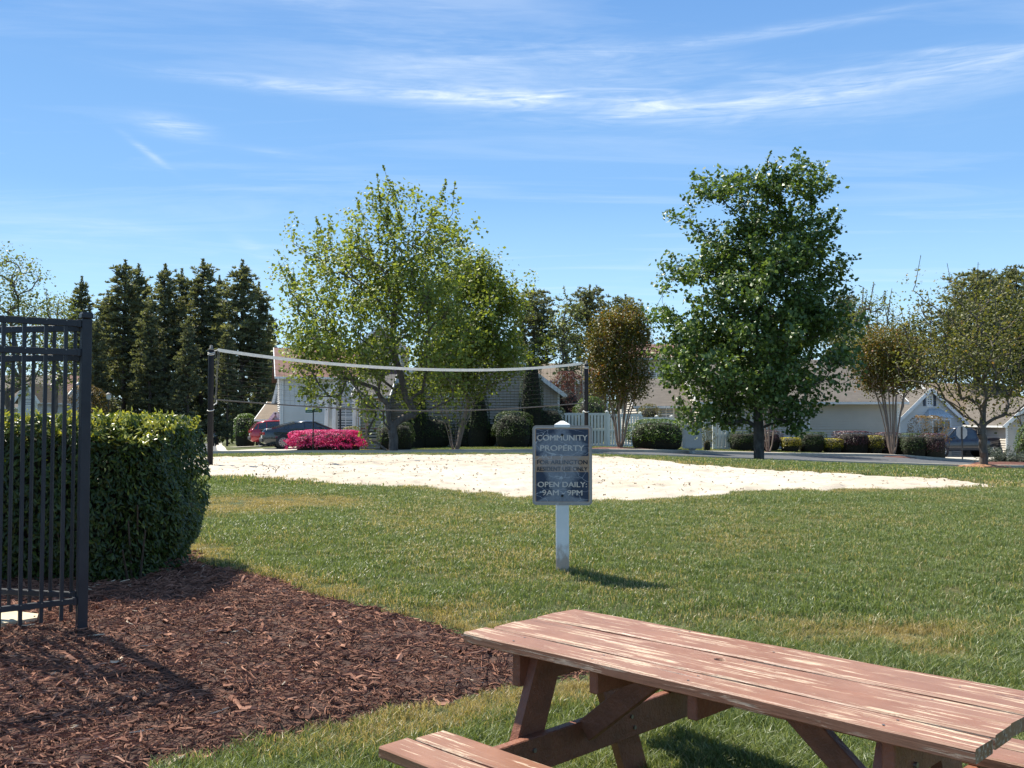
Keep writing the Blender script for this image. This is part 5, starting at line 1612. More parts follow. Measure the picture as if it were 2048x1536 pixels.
def shingles(name, a, b_):
    M, k, b, o = base_mat(name)
    tc = k.n.new('ShaderNodeTexCoord').outputs['Object']; sp = k.n.new('ShaderNodeSeparateXYZ'); k.l.new(tc, sp.inputs[0])
    # rows follow height on the slope, tabs follow the length
    br = k.n.new('ShaderNodeTexBrick'); k.l.new(k.comb(k.m('ADD', sp.outputs[0], k.m('MULTIPLY', sp.outputs[1], .37)), k.m('MULTIPLY', sp.outputs[2], 1.0)), br.inputs['Vector'])
    br.inputs['Scale'].default_value = 1.0; br.inputs['Brick Width'].default_value = .33; br.inputs['Row Height'].default_value = .085; br.inputs['Mortar Size'].default_value = .004
    br.inputs['Color1'].default_value = (*a, 1); br.inputs['Color2'].default_value = (*b_, 1); br.inputs['Mortar'].default_value = (*[q * .5 for q in a], 1); br.inputs['Bias'].default_value = -.1
    c = k.mix(k.ramp(k.noise(tc, 1.2, 5, .65), [(.35, .4), (.7, 0)]), br.outputs[0], tuple(q * .7 for q in a))
    k.l.new(c, b.inputs['Base Color']); b.inputs['Roughness'].default_value = .9
    bump(k, b, br.outputs['Fac'], -.4, .02)
    return M


R_GREY = shingles('grey_brown_shingles', (.105, .090, .076), (.145, .125, .105))
R_RED = shingles('red_brown_shingles', (.155, .075, .058), (.20, .105, .082))
R_TAN = shingles('tan_shingles', (.17, .13, .092), (.215, .165, .12))
R_DARK = shingles('charcoal_shingles', (.06, .056, .053), (.09, .084, .078))


def clap(root, a, b, z0, z1, M, apex=None, name='siding', course=.15):
    """clapboard wall from a to b (seen with a on the left), optional gable apex height"""
    a, b = Vector((*a, 0)), Vector((*b, 0)); d = (b - a); L = d.length; d.normalize(); nr = Vector((d.y, -d.x, 0))
    V, Q = [], []
    z = z0; zt = apex or z1
    while z < zt - .02:
        zn = min(z + course, zt)

        def ext(h):
            if not apex or h <= z1: return 0, L
            f = (h - z1) / (apex - z1); return L / 2 * f, L - L / 2 * f
        l0, r0 = ext(z); l1, r1 = ext(zn); o = len(V)
        V += [a + d * l0 + nr * .065 + Vector((0, 0, z)), a + d * r0 + nr * .065 + Vector((0, 0, z)), a + d * r1 + nr * .003 + Vector((0, 0, zn)), a + d * l1 + nr * .003 + Vector((0, 0, zn)),
              a + d * l0 + Vector((0, 0, z)), a + d * r0 + Vector((0, 0, z))]
        Q += [(o, o + 1, o + 2, o + 3), (o + 4, o + 5, o + 1, o)]
        z = zn
    off = root.location
    me = np_mesh(name, [tuple(v - off) for v in V], Q, M)
    return tag(link(name, me, root), kind='stuff')


def window(root, c, w, h, nr, rz, shutters=False, door=False, grid=(1, 2), M=None):
    """c: centre of the opening in world coordinates on the wall face"""
    off = root.location; c = Vector(c) - off + Vector(nr) * .035; Mx = Matrix.Rotation(rz, 4, 'Z')
    f = MB()
    for sx, sz, dx, dz in ((0, 1, w + .16, .09), (0, -1, w + .16, .09), (1, 0, .08, h), (-1, 0, .08, h)):
        f.box(c + Mx @ Vector((sx * (w / 2 + .04), 0, sz * (h / 2 + .04))), (dx, .07, dz), M=Mx)
    for i in range(1, grid[0]): f.box(c + Mx @ Vector((-w / 2 + w * i / grid[0], 0, 0)), (.04, .05, h), M=Mx)
    for i in range(1, grid[1]): f.box(c + Mx @ Vector((0, 0, -h / 2 + h * i / grid[1])), (w, .055, .045), M=Mx)
    fr = f.build('door' if door else 'window', M or M_TRIM, root)
    MB().box(c + Mx @ Vector((0, .012, 0)), (w, .02, h), M=Mx).build('pane', M_GLASS, fr)
    if shutters:
        for s in (-1, 1):
            sh = MB(); sc = c + Mx @ Vector((s * (w / 2 + .08 + .17), -.005, 0)); sh.box(sc, (.32, .04, h + .1), M=Mx)
            for k in range(10): sh.box(sc + Vector((0, 0, -h / 2 + h * (k + .5) / 10)) - Vector(nr) * -.024, (.25, .012, .03), M=Mx)
            sh.build('shutter', M_SHUT, fr)
    return fr


def roof_slab(root, pts, th, M, name='roof'):
    off = root.location; P = [Vector(p) - off for p in pts]; n = (P[1] - P[0]).cross(P[2] - P[0]).normalized()
    if n.z < 0: n = -n
    return MB().prism([p for p in P], n * th).build(name, M, root)


def eave_house(name, label, x0, x1, Y, depth, ze, zr, Mw, Mr, sides=True, group=None, over=.35):
    """ridge runs left-right; eave wall faces the camera"""
    gz = min(g(x0, Y), g(x1, Y)) - .25
    root = thing(name, label, 'house', ((x0 + x1) / 2, Y + depth / 2, gz), group=group); off = root.location
    clap(root, (x0, Y), (x1, Y), gz, ze, Mw)
    clap(root, (x1, Y), (x1, Y + depth), gz, ze, Mw, apex=zr - .1); clap(root, (x0, Y + depth), (x0, Y), gz, ze, Mw, apex=zr - .1); clap(root, (x1, Y + depth), (x0, Y + depth), gz, ze, Mw)
    ym = Y + depth / 2; s = (zr - ze) / (depth / 2); o = over
    f = roof_slab(root, [(x0 - o, Y - o, ze - o * s), (x1 + o, Y - o, ze - o * s), (x1 + o, ym, zr), (x0 - o, ym, zr)], .10, Mr)
    roof_slab(root, [(x0 - o, Y + depth + o, ze - o * s), (x1 + o, Y + depth + o, ze - o * s), (x1 + o, ym + .01, zr), (x0 - o, ym + .01, zr)], .10, Mr)
    gt = MB(); gt.box(Vector(((x0 + x1) / 2, Y - o - .06, ze - o * s + .02)) - off, (x1 - x0 + 2 * o, .12, .13)); gt.build('gutter', M_TRIM, root)
    sf = MB(); sf.box(Vector(((x0 + x1) / 2, Y - o / 2, ze - o * s - .01)) - off, (x1 - x0 + 2 * o - .1, o, .03)); sf.build('soffit', M_TRIM, root)
    for x in (x0, x1): MB().box(Vector((x, Y - .01, (gz + ze) / 2)) - off, (.12, .07, ze - gz)).build('corner_board', M_TRIM, root)
    for x in (x0 - o, x1 + o):
        rk = MB(); rk.beam(Vector((x, Y - o, ze - o * s + .02)) - off, Vector((x, ym, zr + .02)) - off, .05, .18)
        rk.build('rake_board', M_TRIM, root)
        dx = .25 if x < x0 else -.25 - .0
        MB().tube(Vector((x + (o + .12) * (1 if x < x0 else -1), Y - .12, gz)) - off, Vector((x + (o + .12) * (1 if x < x0 else -1), Y - .12, ze - .1)) - off, .045, n=6).build('downspout', M_TRIM, root)
    return root


def gable_house(name, label, x0, x1, Y, depth, ze, zr, Mw, Mr, group=None, over=.35):
    """gable wall faces the camera"""
    gz = min(g(x0, Y), g(x1, Y)) - .25
    root = thing(name, label, 'house', ((x0 + x1) / 2, Y + depth / 2, gz), group=group); off = root.location
    clap(root, (x0, Y), (x1, Y), gz, ze, Mw, apex=zr); clap(root, (x1, Y), (x1, Y + depth), gz, ze, Mw); clap(root, (x0, Y + depth), (x0, Y), gz, ze, Mw); clap(root, (x1, Y + depth), (x0, Y + depth), gz, ze, Mw, apex=zr)
    xm = (x0 + x1) / 2; s = (zr - ze) / ((x1 - x0) / 2); o = over
    for sg, xe in ((-1, x0), (1, x1)):
        roof_slab(root, [(xe + sg * o, Y - o, ze - o * s), (xe + sg * o, Y + depth + o, ze - o * s), (xm, Y + depth + o, zr + .02), (xm, Y - o, zr + .02)], .10, Mr)
        MB().beam(Vector((xe + sg * o, Y - o - .02, ze - o * s + .02)) - off, Vector((xm, Y - o - .02, zr + .04)) - off, .04, .22).build('rake_board', M_TRIM, root)
        MB().box(Vector((xe, Y - .01, (gz + ze) / 2)) - off, (.12, .07, ze - gz)).build('corner_board', M_TRIM, root)
        MB().box(Vector((xe + sg * (o + .05), Y + depth / 2, ze - o * s + .03)) - off, (.11, depth + 2 * o, .12)).build('gutter', M_TRIM, root)
    return root


X = lambda px, Y: (px - 1024) / F * Y
Zp = lambda py, Y: at(1024, py, Y).z
NF = (0, -1, 0)

# tan house with the gable towards the court, its entrance wing on the left
Y = 53
tan = gable_house('gable_house', 'tan clapboard house with its broad gable facing the court behind the multi-stemmed tree', X(772, Y), X(1117, Y), Y, 11, Zp(783, Y), Zp(655, Y), M_TAN, R_DARK)
MB().box(Vector((X(895, Y), Y - .05, Zp(792, Y))) - tan.location, (.35, .12, .25)).build('vent', M_TRIM, tan)
Y = 50.5
wing = eave_house('entrance_wing', 'entrance wing with a peach glazed door and sunlit left side beside the pink azalea', X(716, Y), X(770, Y), Y, 5.5, Zp(790, Y), Zp(752, Y + 2.75), M_TAN, R_DARK, over=.30)
wing['category'] = 'house wing'
window(wing, (X(750, Y), Y, Zp(840, Y)), .80, 2.0, NF, 0, door=True, grid=(1, 1), M=M_DOOR)
window(wing, (X(727, Y), Y, Zp(836, Y)), .36, 1.9, NF, 0, grid=(1, 1), M=M_DOOR)
Y = 55.5
porch = gable_house('porch', 'white columned porch between the parked cars and the peach door', X(652, Y), X(722, Y), Y, 5, Zp(795, Y), Zp(757, Y), M_WHITE, R_DARK, over=.3)
window(porch, (X(692, Y), Y, Zp(835, Y)), .9, 1.5, NF, 0, grid=(2, 2))
for px in (657, 672, 712):
    mb = MB(); gz = g(X(px, Y), Y - .9); mb.box(Vector((X(px, Y), Y - .5, (gz + Zp(796, Y)) / 2)) - porch.location, (.22, .22, Zp(796, Y) - gz), bev=.02)
    mb.box(Vector((X(px, Y), Y - .5, Zp(797, Y))) - porch.location, (.32, .32, .12)); mb.box(Vector((X(px, Y), Y - .5, gz + .1)) - porch.location, (.32, .32, .2)); mb.build('column', M_TRIM, porch)

# white two-storey house behind the cars (turned a little, so that its left side shows)
Y = 66
whi = eave_house('two_storey_house', 'pale grey two-storey house with a red-brown roof behind the parked cars', X(566, Y), X(790, Y), Y, 9, Zp(752, Y), Zp(700, Y + 4.5), M_WHITE, R_RED, over=.4)
for py in (780, 850):
    window(whi, (X(566, Y), Y + 1.2, Zp(py - 5, Y)), .8, 1.7, (-1, 0, 0), math.pi / 2, shutters=True)
window(whi, (X(700, Y), Y, Zp(835, Y)), .9, 1.5, NF, 0)
whi.rotation_euler = (0, 0, math.radians(15)); whi.location.x -= 1.25
dor = gable_house('upper_gable', 'upper clapboard gable showing through the light-green maple crown', X(712, Y), X(792, Y), Y + 2.0, 6, Zp(690, Y + 2), Zp(652, Y + 2), M_TAN, R_RED, over=.35)
dor['category'] = 'house gable'
Y = 69
gar = eave_house('garage_wing', 'low tan-roofed garage wing at the left end of the two-storey house', X(520, Y), X(565, Y), Y, 6.5, Zp(838, Y), Zp(806, Y + 3.2), M_GREY, R_TAN, over=.3)
gar['category'] = 'garage'
window(gar, (X(532, Y), Y, Zp(858, Y)), .45, 1.0, NF, 0)
Y = 66.5
bay = gable_house('bay_window', 'white bay window with a small tan roof left of the two-storey house', X(540, Y), X(565, Y), Y, 2.2, Zp(842, Y), Zp(826, Y), M_WHITE, R_TAN, over=.15)
bay['category'] = 'bay window'
window(bay, (X(553, Y), Y, Zp(858, Y)), .5, .85, NF, 0, grid=(2, 2))
Y = 72
gar2 = gable_house('steep_gable', 'narrow steep gable at the left corner of the two-storey house', X(541, Y), X(572, Y), Y, 4, Zp(830, Y), Zp(768, Y), M_WHITE, R_GREY, over=.1)
gar2['category'] = 'house gable'

# grey-tan house on the right with the long roof
Y = 55
big = eave_house('long_roof_house', 'grey-tan clapboard house with a long grey-brown shingle roof right of the dark maple', X(1405, Y), X(1797, Y), Y, 12, Zp(801, Y), Zp(722, Y + 6), M_GREY, R_GREY, over=.4)
window(big, (X(1605, Y), Y, Zp(840, Y)), .60, .92, NF, 0, grid=(2, 4))
window(big, (X(1450, Y), Y, Zp(845, Y)), .60, .92, NF, 0, grid=(2, 4))
for i, (px, py) in enumerate(((1640, 735), (1702, 741))):
    p = Vector((X(px, Y + 4.2), Y + 4.6, Zp(py + 4, Y + 4.4)))
    MB().tube(p - big.location - Vector((0, 0, .3)), p - big.location + Vector((0, 0, .28)), .05, n=8).build('vent_pipe', M_TRIM, big)
Y = 58
low = eave_house('low_roof_house', 'low grey-roofed house wing behind the bright shrub, left of the dark maple', X(1278, Y), X(1412, Y), Y, 9, Zp(810, Y), Zp(760, Y + 4.5), M_GREY, R_GREY, over=.4)
low['category'] = 'house wing'
window(low, (X(1332, Y), Y, Zp(829, Y)), .8, .75, NF, 0, grid=(2, 2))
Y = 74
up = eave_house('upper_storey_house', 'grey upper storey with a reddish roof between the bronze crepe myrtle and the dark maple', X(1262, Y), X(1420, Y), Y, 9, Zp(716, Y), Zp(691, Y + 4.5), M_GREY, R_RED, over=.4)
window(up, (X(1300, Y), Y, Zp(762, Y)), .9, 1.4, NF, 0)

# white gable house with the metal bay roof, garage and right-hand gable
Y = 66
wg = gable_house('white_gable_house', 'white clapboard gable with a small navy-shuttered window above a metal bay roof', X(1797, Y), X(1922, Y), Y, 8, Zp(840, Y), Zp(780, Y), M_WHITE, R_GREY, over=.3)
window(wg, (X(1858.5, Y), Y, Zp(801, Y)), .26, .66, NF, 0, grid=(2, 2))
for s in (-1, 1):
    sh = MB(); c = Vector((X(1858.5, Y) + s * .35, Y - .05, Zp(801, Y))) - wg.location; sh.box(c, (.17, .05, .76))
    for k in range(8): sh.box(c + Vector((0, -.03, -.33 + k * .094)), (.13, .015, .03))
    sh.build('shutter', M_SHUT, wg)
mr = MB(); zt, zb = Zp(817, Y), Zp(835, Y); xa, xb = X(1847, Y), X(1893, Y); o_ = wg.location
mr.add([Vector(p) - o_ for p in [(xa, Y - 1.0, zb), (xb, Y - 1.0, zb), (xb - .55, Y, zt), (xa + .35, Y, zt), (xa - .1, Y, zb), (xb + .1, Y, zb)]], [(0, 1, 2, 3), (0, 3, 4), (1, 5, 2), (0, 4, 5, 1)])
br = mr.build('bay_roof', M_METAL, wg)
sm = MB()
for k in range(9):
    t = k / 8; a = Vector((xa + (xb - xa) * t, Y - 1.0, zb + .02)); b = Vector((xa + .35 + (xb - .55 - xa - .35) * t, Y, zt + .02)); sm.beam(a - o_, b - o_, .03, .05)
sm.build('standing_seams', M_METAL, br, kind='stuff')
bb = MB(); gz = g(X(1870, Y), Y); bb.box(Vector(((xa + xb) / 2, Y - .45, (zb + gz) / 2)) - o_, (xb - xa - .2, .85, zb - gz - .03)); bb.build('bay', M_TRIM, wg)
window(wg, ((xa + xb) / 2, Y - .89, Zp(855, Y)), 1.1, 1.0, NF, 0, grid=(3, 1))
Y = 68
gr = eave_house('open_garage', 'brown-roofed garage with its door open behind the stop sign', X(1918, Y), X(2075, Y), Y, 11, Zp(843, Y), Zp(769, Y + 5.5), M_GREY, R_TAN, over=.4)
gr['category'] = 'garage'
MB().box(Vector((X(1988, Y), Y - .03, (g(X(1988, Y), Y) + Zp(852, Y)) / 2)) - gr.location, (X(2006, Y) - X(1970, Y), .02, Zp(852, Y) - g(X(1988, Y), Y))).build('opening_shade', M_DARK, gr)  # flat dark sheet on the wall, standing in for the shaded inside
gf = MB()
for px in (1968.5, 2007.5): gf.box(Vector((X(px, Y), Y - .05, (g(X(px, Y), Y) + Zp(850, Y)) / 2)) - gr.location, (.12, .08, Zp(850, Y) - g(X(px, Y), Y)))
gf.box(Vector((X(1988, Y), Y - .05, Zp(850, Y))) - gr.location, (1.45, .08, .14)); gf.build('door_frame', M_TRIM, gr)
Y = 62
rg_ = gable_house('grey_gable_house', 'grey clapboard gable cut by the right edge of the picture', X(2012, Y), X(2130, Y), Y, 8, Zp(846, Y), Zp(795, Y), M_GREY, R_GREY, over=.3)

# far houses
FG = 'houses far behind the white fence'
Y = 112
h1 = eave_house('far_house', 'far tan-roofed house with a front gable seen right of the dark arborvitae', X(1080, Y), X(1168, Y), Y, 10, Zp(760, Y), Zp(728, Y + 5), M_TAN, R_TAN, group=FG)
h1b = gable_house('far_gable', 'small far gable with white edges in front of the tan roof', X(1120, Y - 1), X(1150, Y - 1), Y - 1.5, 4, Zp(760, Y - 1), Zp(743, Y - 1), M_BRICK, R_TAN, group=FG, over=.4); h1b['category'] = 'house gable'
h2 = eave_house('far_house', 'far red-roofed house half hidden by the right net pole', X(1144, Y + 6), X(1215, Y + 6), Y + 6, 9, Zp(749, Y + 6), Zp(728, Y + 10), M_BRICK, R_RED, group=FG)
window(h2, (X(1152, Y + 6), Y + 6, Zp(756, Y + 6)), .5, .9, NF, 0)
Y = 86
h3 = eave_house('fence_side_house', 'brown-roofed house seen between the fence bars at the left edge', X(-60, Y), X(58, Y), Y, 10, Zp(812, Y), Zp(752, Y + 5), M_TAN, R_GREY)
window(h3, (X(60, Y) - 1.2, Y, Zp(825, Y)), .9, 1.1, NF, 0)
h4 = gable_house('fence_side_gable', 'small pale gable with dark window seen between the fence bars', X(38, Y - 2), X(74, Y - 2), Y - 2, 6, Zp(795, Y - 2), Zp(768, Y - 2), M_WHITE, R_TAN); h4['category'] = 'house gable'
window(h4, (X(60, Y - 2), Y - 2, Zp(803, Y - 2)), .9, .6, NF, 0)
h5 = eave_house('fence_side_house', 'reddish-roofed house just left of the fence corner post', X(70, Y + 3), X(116, Y + 3), Y + 3, 9, Zp(806, Y + 3), Zp(752, Y + 7.5), M_WHITE, R_RED)

# ------------------------------------------------------------------ white vinyl fence
def vinyl_fence(label, p0, p1, top_py, Yt, posts=2, name='white_fence'):
    (xa, ya), (xb, yb) = p0, p1
    d = Vector((xb - xa, yb - ya, 0)); L = d.length; d.normalize(); nr = Vector((d.y, -d.x, 0))
    gz = min(g(xa, ya), g(xb, yb)) - .05; zt = Zp(top_py, Yt)
    root = thing(name, label, 'fence', (xa, ya, gz), group='white fences behind the court'); h = zt - gz; rz = math.atan2(d.y, d.x)
    for i in range(posts + 1):
        c = d * (L * i / posts); mb = MB(); mb.box(c + Vector((0, 0, h / 2 + .02)), (.13, .13, h + .06), rz=rz); po = mb.build('post', M_VF, root)
        cp = MB(); cp.box(c + Vector((0, 0, h + .07)), (.17, .17, .04), rz=rz); cp.add([c + Vector((a * .08, b * .08, h + .09)) for a, b in ((-1, -1), (1, -1), (1, 1), (-1, 1))] + [c + Vector((0, 0, h + .15))], [(0, 1, 4), (1, 2, 4), (2, 3, 4), (3, 0, 4)]); cp.build('cap', M_VF, po)
    for z in (h - .06, h * .52, .14):
        MB().beam(Vector((0, 0, z)), d * L + Vector((0, 0, z)), .05, .13).build('rail', M_VF, root)
    n = int(L / .168); me = [None, None]
    for lay in range(1):
        for i in range(n):
            c = d * ((i + .5) * L / n) + nr * (.045 if lay == 0 else -.045) + d * (0 if lay == 0 else .5 * L / n)
            if me[lay] is None:
                o = MB().box((0, 0, 0), (.128, .02, h - .12)).build('picket', M_VF, root); me[lay] = o.data
            else: o = link('picket', me[lay], root)
            o.location = c + Vector((0, 0, h / 2)); o.rotation_euler = (0, 0, rz)


vinyl_fence('white board fence between the tan gable corner and the bronze crepe myrtle', (X(1122, 53), 53), (X(1213, 53), 53), 826, 53, 2)
vinyl_fence('white board fence continuing right behind the bronze crepe myrtle stems', (X(1215, 53), 53), (X(1280, 54), 54), 828, 53.5, 1)
vinyl_fence('low-seeming run of white fence above the bright green shrub', (X(1282, 54), 54), (X(1372, 56), 56), 835, 55, 3)
vinyl_fence('narrow white fence panel standing left of the clipped shrub row', (X(1427, 50.5), 50.5), (X(1456, 50.5), 50.5), 838, 50.5, 1)

# ------------------------------------------------------------------ street things
def mailbox():
    c = at(1384.5, 908, 42.5); gz = g(c.x, c.y)
    root = thing('mailbox_cabinet', 'grey metal cluster mailbox on a pedestal seen from behind, at the kerb', 'mailbox', (c.x, c.y, gz), math.radians(2))
    m = pm('grey_painted_metal', (.44, .455, .44), (.38, .40, .385), 3, .45, spec=.5)
    z0, z1 = Zp(897, 42.5) - gz, Zp(852, 42.5) - gz; w = X(1402, 42.5) - X(1367, 42.5)
    MB().box((0, 0, (z0 + z1) / 2), (w, .46, z1 - z0), bev=.015).build('cabinet', m, root)
    MB().box((0, 0, z1 + .012), (w + .05, .52, .035), bev=.01).build('lid', m, root)
    MB().box((0, -.236, (z0 + z1) / 2), (w - .08, .012, z1 - z0 - .08), bev=.004).build('back_panel', m, root)
    mb = MB(); mb.lathe((0, 0, 0), [(.15, -.05), (.13, .05), (.11, z0 - .06), (.2, z0)], 4, smooth=False); mb.build('pedestal', m, root)
    MB().box((0, 0, -.02), (.75, .75, .12)).build('concrete_pad', M_CONC, root)


mailbox()
M_GALV = pm('galvanised_steel', (.30, .31, .31), (.22, .23, .23), 8, .5, metal=.5)
M_BLK = pm('black_street_metal', (.015, .016, .018), (.03, .03, .03), 8, .5)


def stop_sign():
    c = at(1925, 926, 50); gz = g(c.x, c.y)
    root = thing('stop_sign', 'octagonal road sign seen from its grey back on a thin post by the driveway', 'road sign', (c.x, c.y, gz))
    zc = Zp(865, 50) - gz; r = .355
    MB().box((0, 0, (zc + .35) / 2 - .1), (.06, .04, zc + .35 + .1), bev=.004).build('post', M_BLK, root)
    pts = [(r * math.cos(math.pi / 8 + k * math.pi / 4) * .85, .03, zc + r * math.sin(math.pi / 8 + k * math.pi / 4)) for k in range(8)]
    pl = MB().prism(pts, (0, .004, 0)).build('plate', pm('bare_aluminium', (.40, .41, .42), (.33, .34, .35), 5, .5, metal=.35), root)
    pts2 = [(p[0] * .98, .036, zc + (p[2] - zc) * .98) for p in pts]
    MB().prism(pts2, (0, .001, 0)).build('red_face', pm('sign_red', (.55, .02, .02), None, 4, .4), pl)


def street_sign():
    c = at(626, 908, 44.6); gz = g(c.x, c.y); H = Zp(818, 44.6) - gz
    root = thing('street_name_sign', 'thin post with two green street name blades in front of the pink azalea', 'street sign', (c.x, c.y, gz))
    MB().tube((0, 0, -.1), (0, 0, H), .030, n=8).build('post', M_BLK, root)
    gm = pm('sign_green', (.012, .10, .055), (.016, .085, .05), 5, .5)
    for d, L, z, lab in (((-1, .05), .36, H - .10, 0), ((.94, .34), .40, H - .06, 1)):
        D = Vector((*d, 0)); b = MB().beam(D * .02 + Vector((0, 0, z)), D * L + Vector((0, 0, z)), .012, .14, bev=.003).build('blade', gm, root)
        st = MB(); st.beam(D * .06 + Vector((0, -.009, z)), D * (L - .05) + Vector((0, -.009, z)), .003, .045)
    # the two blades carry names too small to read; only a pale band of print shows
        st.build('print_band', pm('sign_print', (.45, .52, .48), (.05, .13, .09), 60, .5, lo=.48, hi=.52), b)


def lamp(px, pyt, pyb, Y, label, hd=.26):
    c = at(px, pyb, Y); gz = g(c.x, c.y); H = Zp(pyt, Y) - gz
    root = thing('lamp_post', label, 'street lamp', (c.x, c.y, gz), group='black lantern posts')
    mb = MB(); mb.lathe((0, 0, 0), [(.11, -.1), (.11, .25), (.06, .35), (.045, H - .65), (.07, H - .6), (.03, H - .55)], 10); mb.build('post', M_BLK, root)
    mb = MB(); mb.lathe((0, 0, H - .55), [(.10, 0), (.17, .06), (.22, .42)], 8, smooth=False); ln = mb.build('lantern_glass', pm('frosted_lantern', (.55, .56, .55), (.45, .46, .46), 4, .3), root)
    mb = MB(); mb.lathe((0, 0, H - .13), [(.27, 0), (.20, .07), (.05, .16), (.02, .24)], 8, smooth=False); mb.build('cap', M_BLK, root)


stop_sign(); street_sign()
lamp(680, 750, 890, 49.5, 'black lantern post rising behind the pink azalea')
lamp(216, 786, 890, 78, 'distant lantern post showing above the hedge right of the fence')


def bin_():
    c = at(1997, 903, 66.5); gz = g(c.x, c.y)
    root = thing('wheeled_bin', 'dark green wheeled bin beside the open garage', 'bin', (c.x, c.y, gz))
    m = pm('green_plastic', (.012, .10, .055), (.016, .085, .045), 6, .5)
    mb = MB(); mb.lathe((0, 0, 0), [(.30, .06), (.36, .50), (.40, .92)], 4, smooth=False); b = mb.build('body', m, root); b.rotation_euler = (0, 0, math.pi / 4)
    MB().box((0, -.02, .96), (.62, .66, .06), bev=.02).build('lid', m, root)
    for s in (-1, 1): MB().tube((s * .24, .28, .1), (s * .30, .28, .1), .10, n=12).build('wheel', M_BLK, root)


bin_()

# ------------------------------------------------------------------ vehicles
M_TYRE = pm('tyre_rubber', (.018, .018, .019), (.03, .03, .03), 20, .85)
M_RIM = pm('alloy_rim', (.45, .46, .48), (.38, .39, .40), 6, .3, metal=.8)
M_CGLS = pm('car_glass', (.018, .024, .030), (.035, .045, .055), 1.5, .04, spec=1.0)
M_BLKP = pm('black_car_plastic', (.020, .020, .022), (.03, .03, .032), 8, .6)
M_TAIL = pm('red_tail_lamp', (.35, .012, .012), (.25, .01, .012), 8, .2, spec=.8)
M_HEAD = pm('clear_head_lamp', (.6, .62, .65), (.4, .42, .45), 8, .1, spec=.8)
M_PLATE = pm('number_plate', (.6, .6, .58), (.5, .5, .48), 12, .5)


def loft(secs, name, M, root, smooth=True):
    """secs: list of (x, [(y, z) ...]) half outlines bottom to top on the +y side"""
    m = len(secs[0][1]) * 2; vs = []
    for x, o in secs:
        ring = [(x, y, z) for y, z in o] + [(x, -y, z) for y, z in reversed(o)]
        vs += ring
    n = len(secs); mb = MB()
    mb.add(vs, [(i * m + j, i * m + (j + 1) % m, (i + 1) * m + (j + 1) % m, (i + 1) * m + j) for i in range(n - 1) for j in range(m)] + [tuple(range(m))[::-1], tuple((n - 1) * m + j for j in range(m))], smooth)
    o = mb.build(name, M, root)
    return o


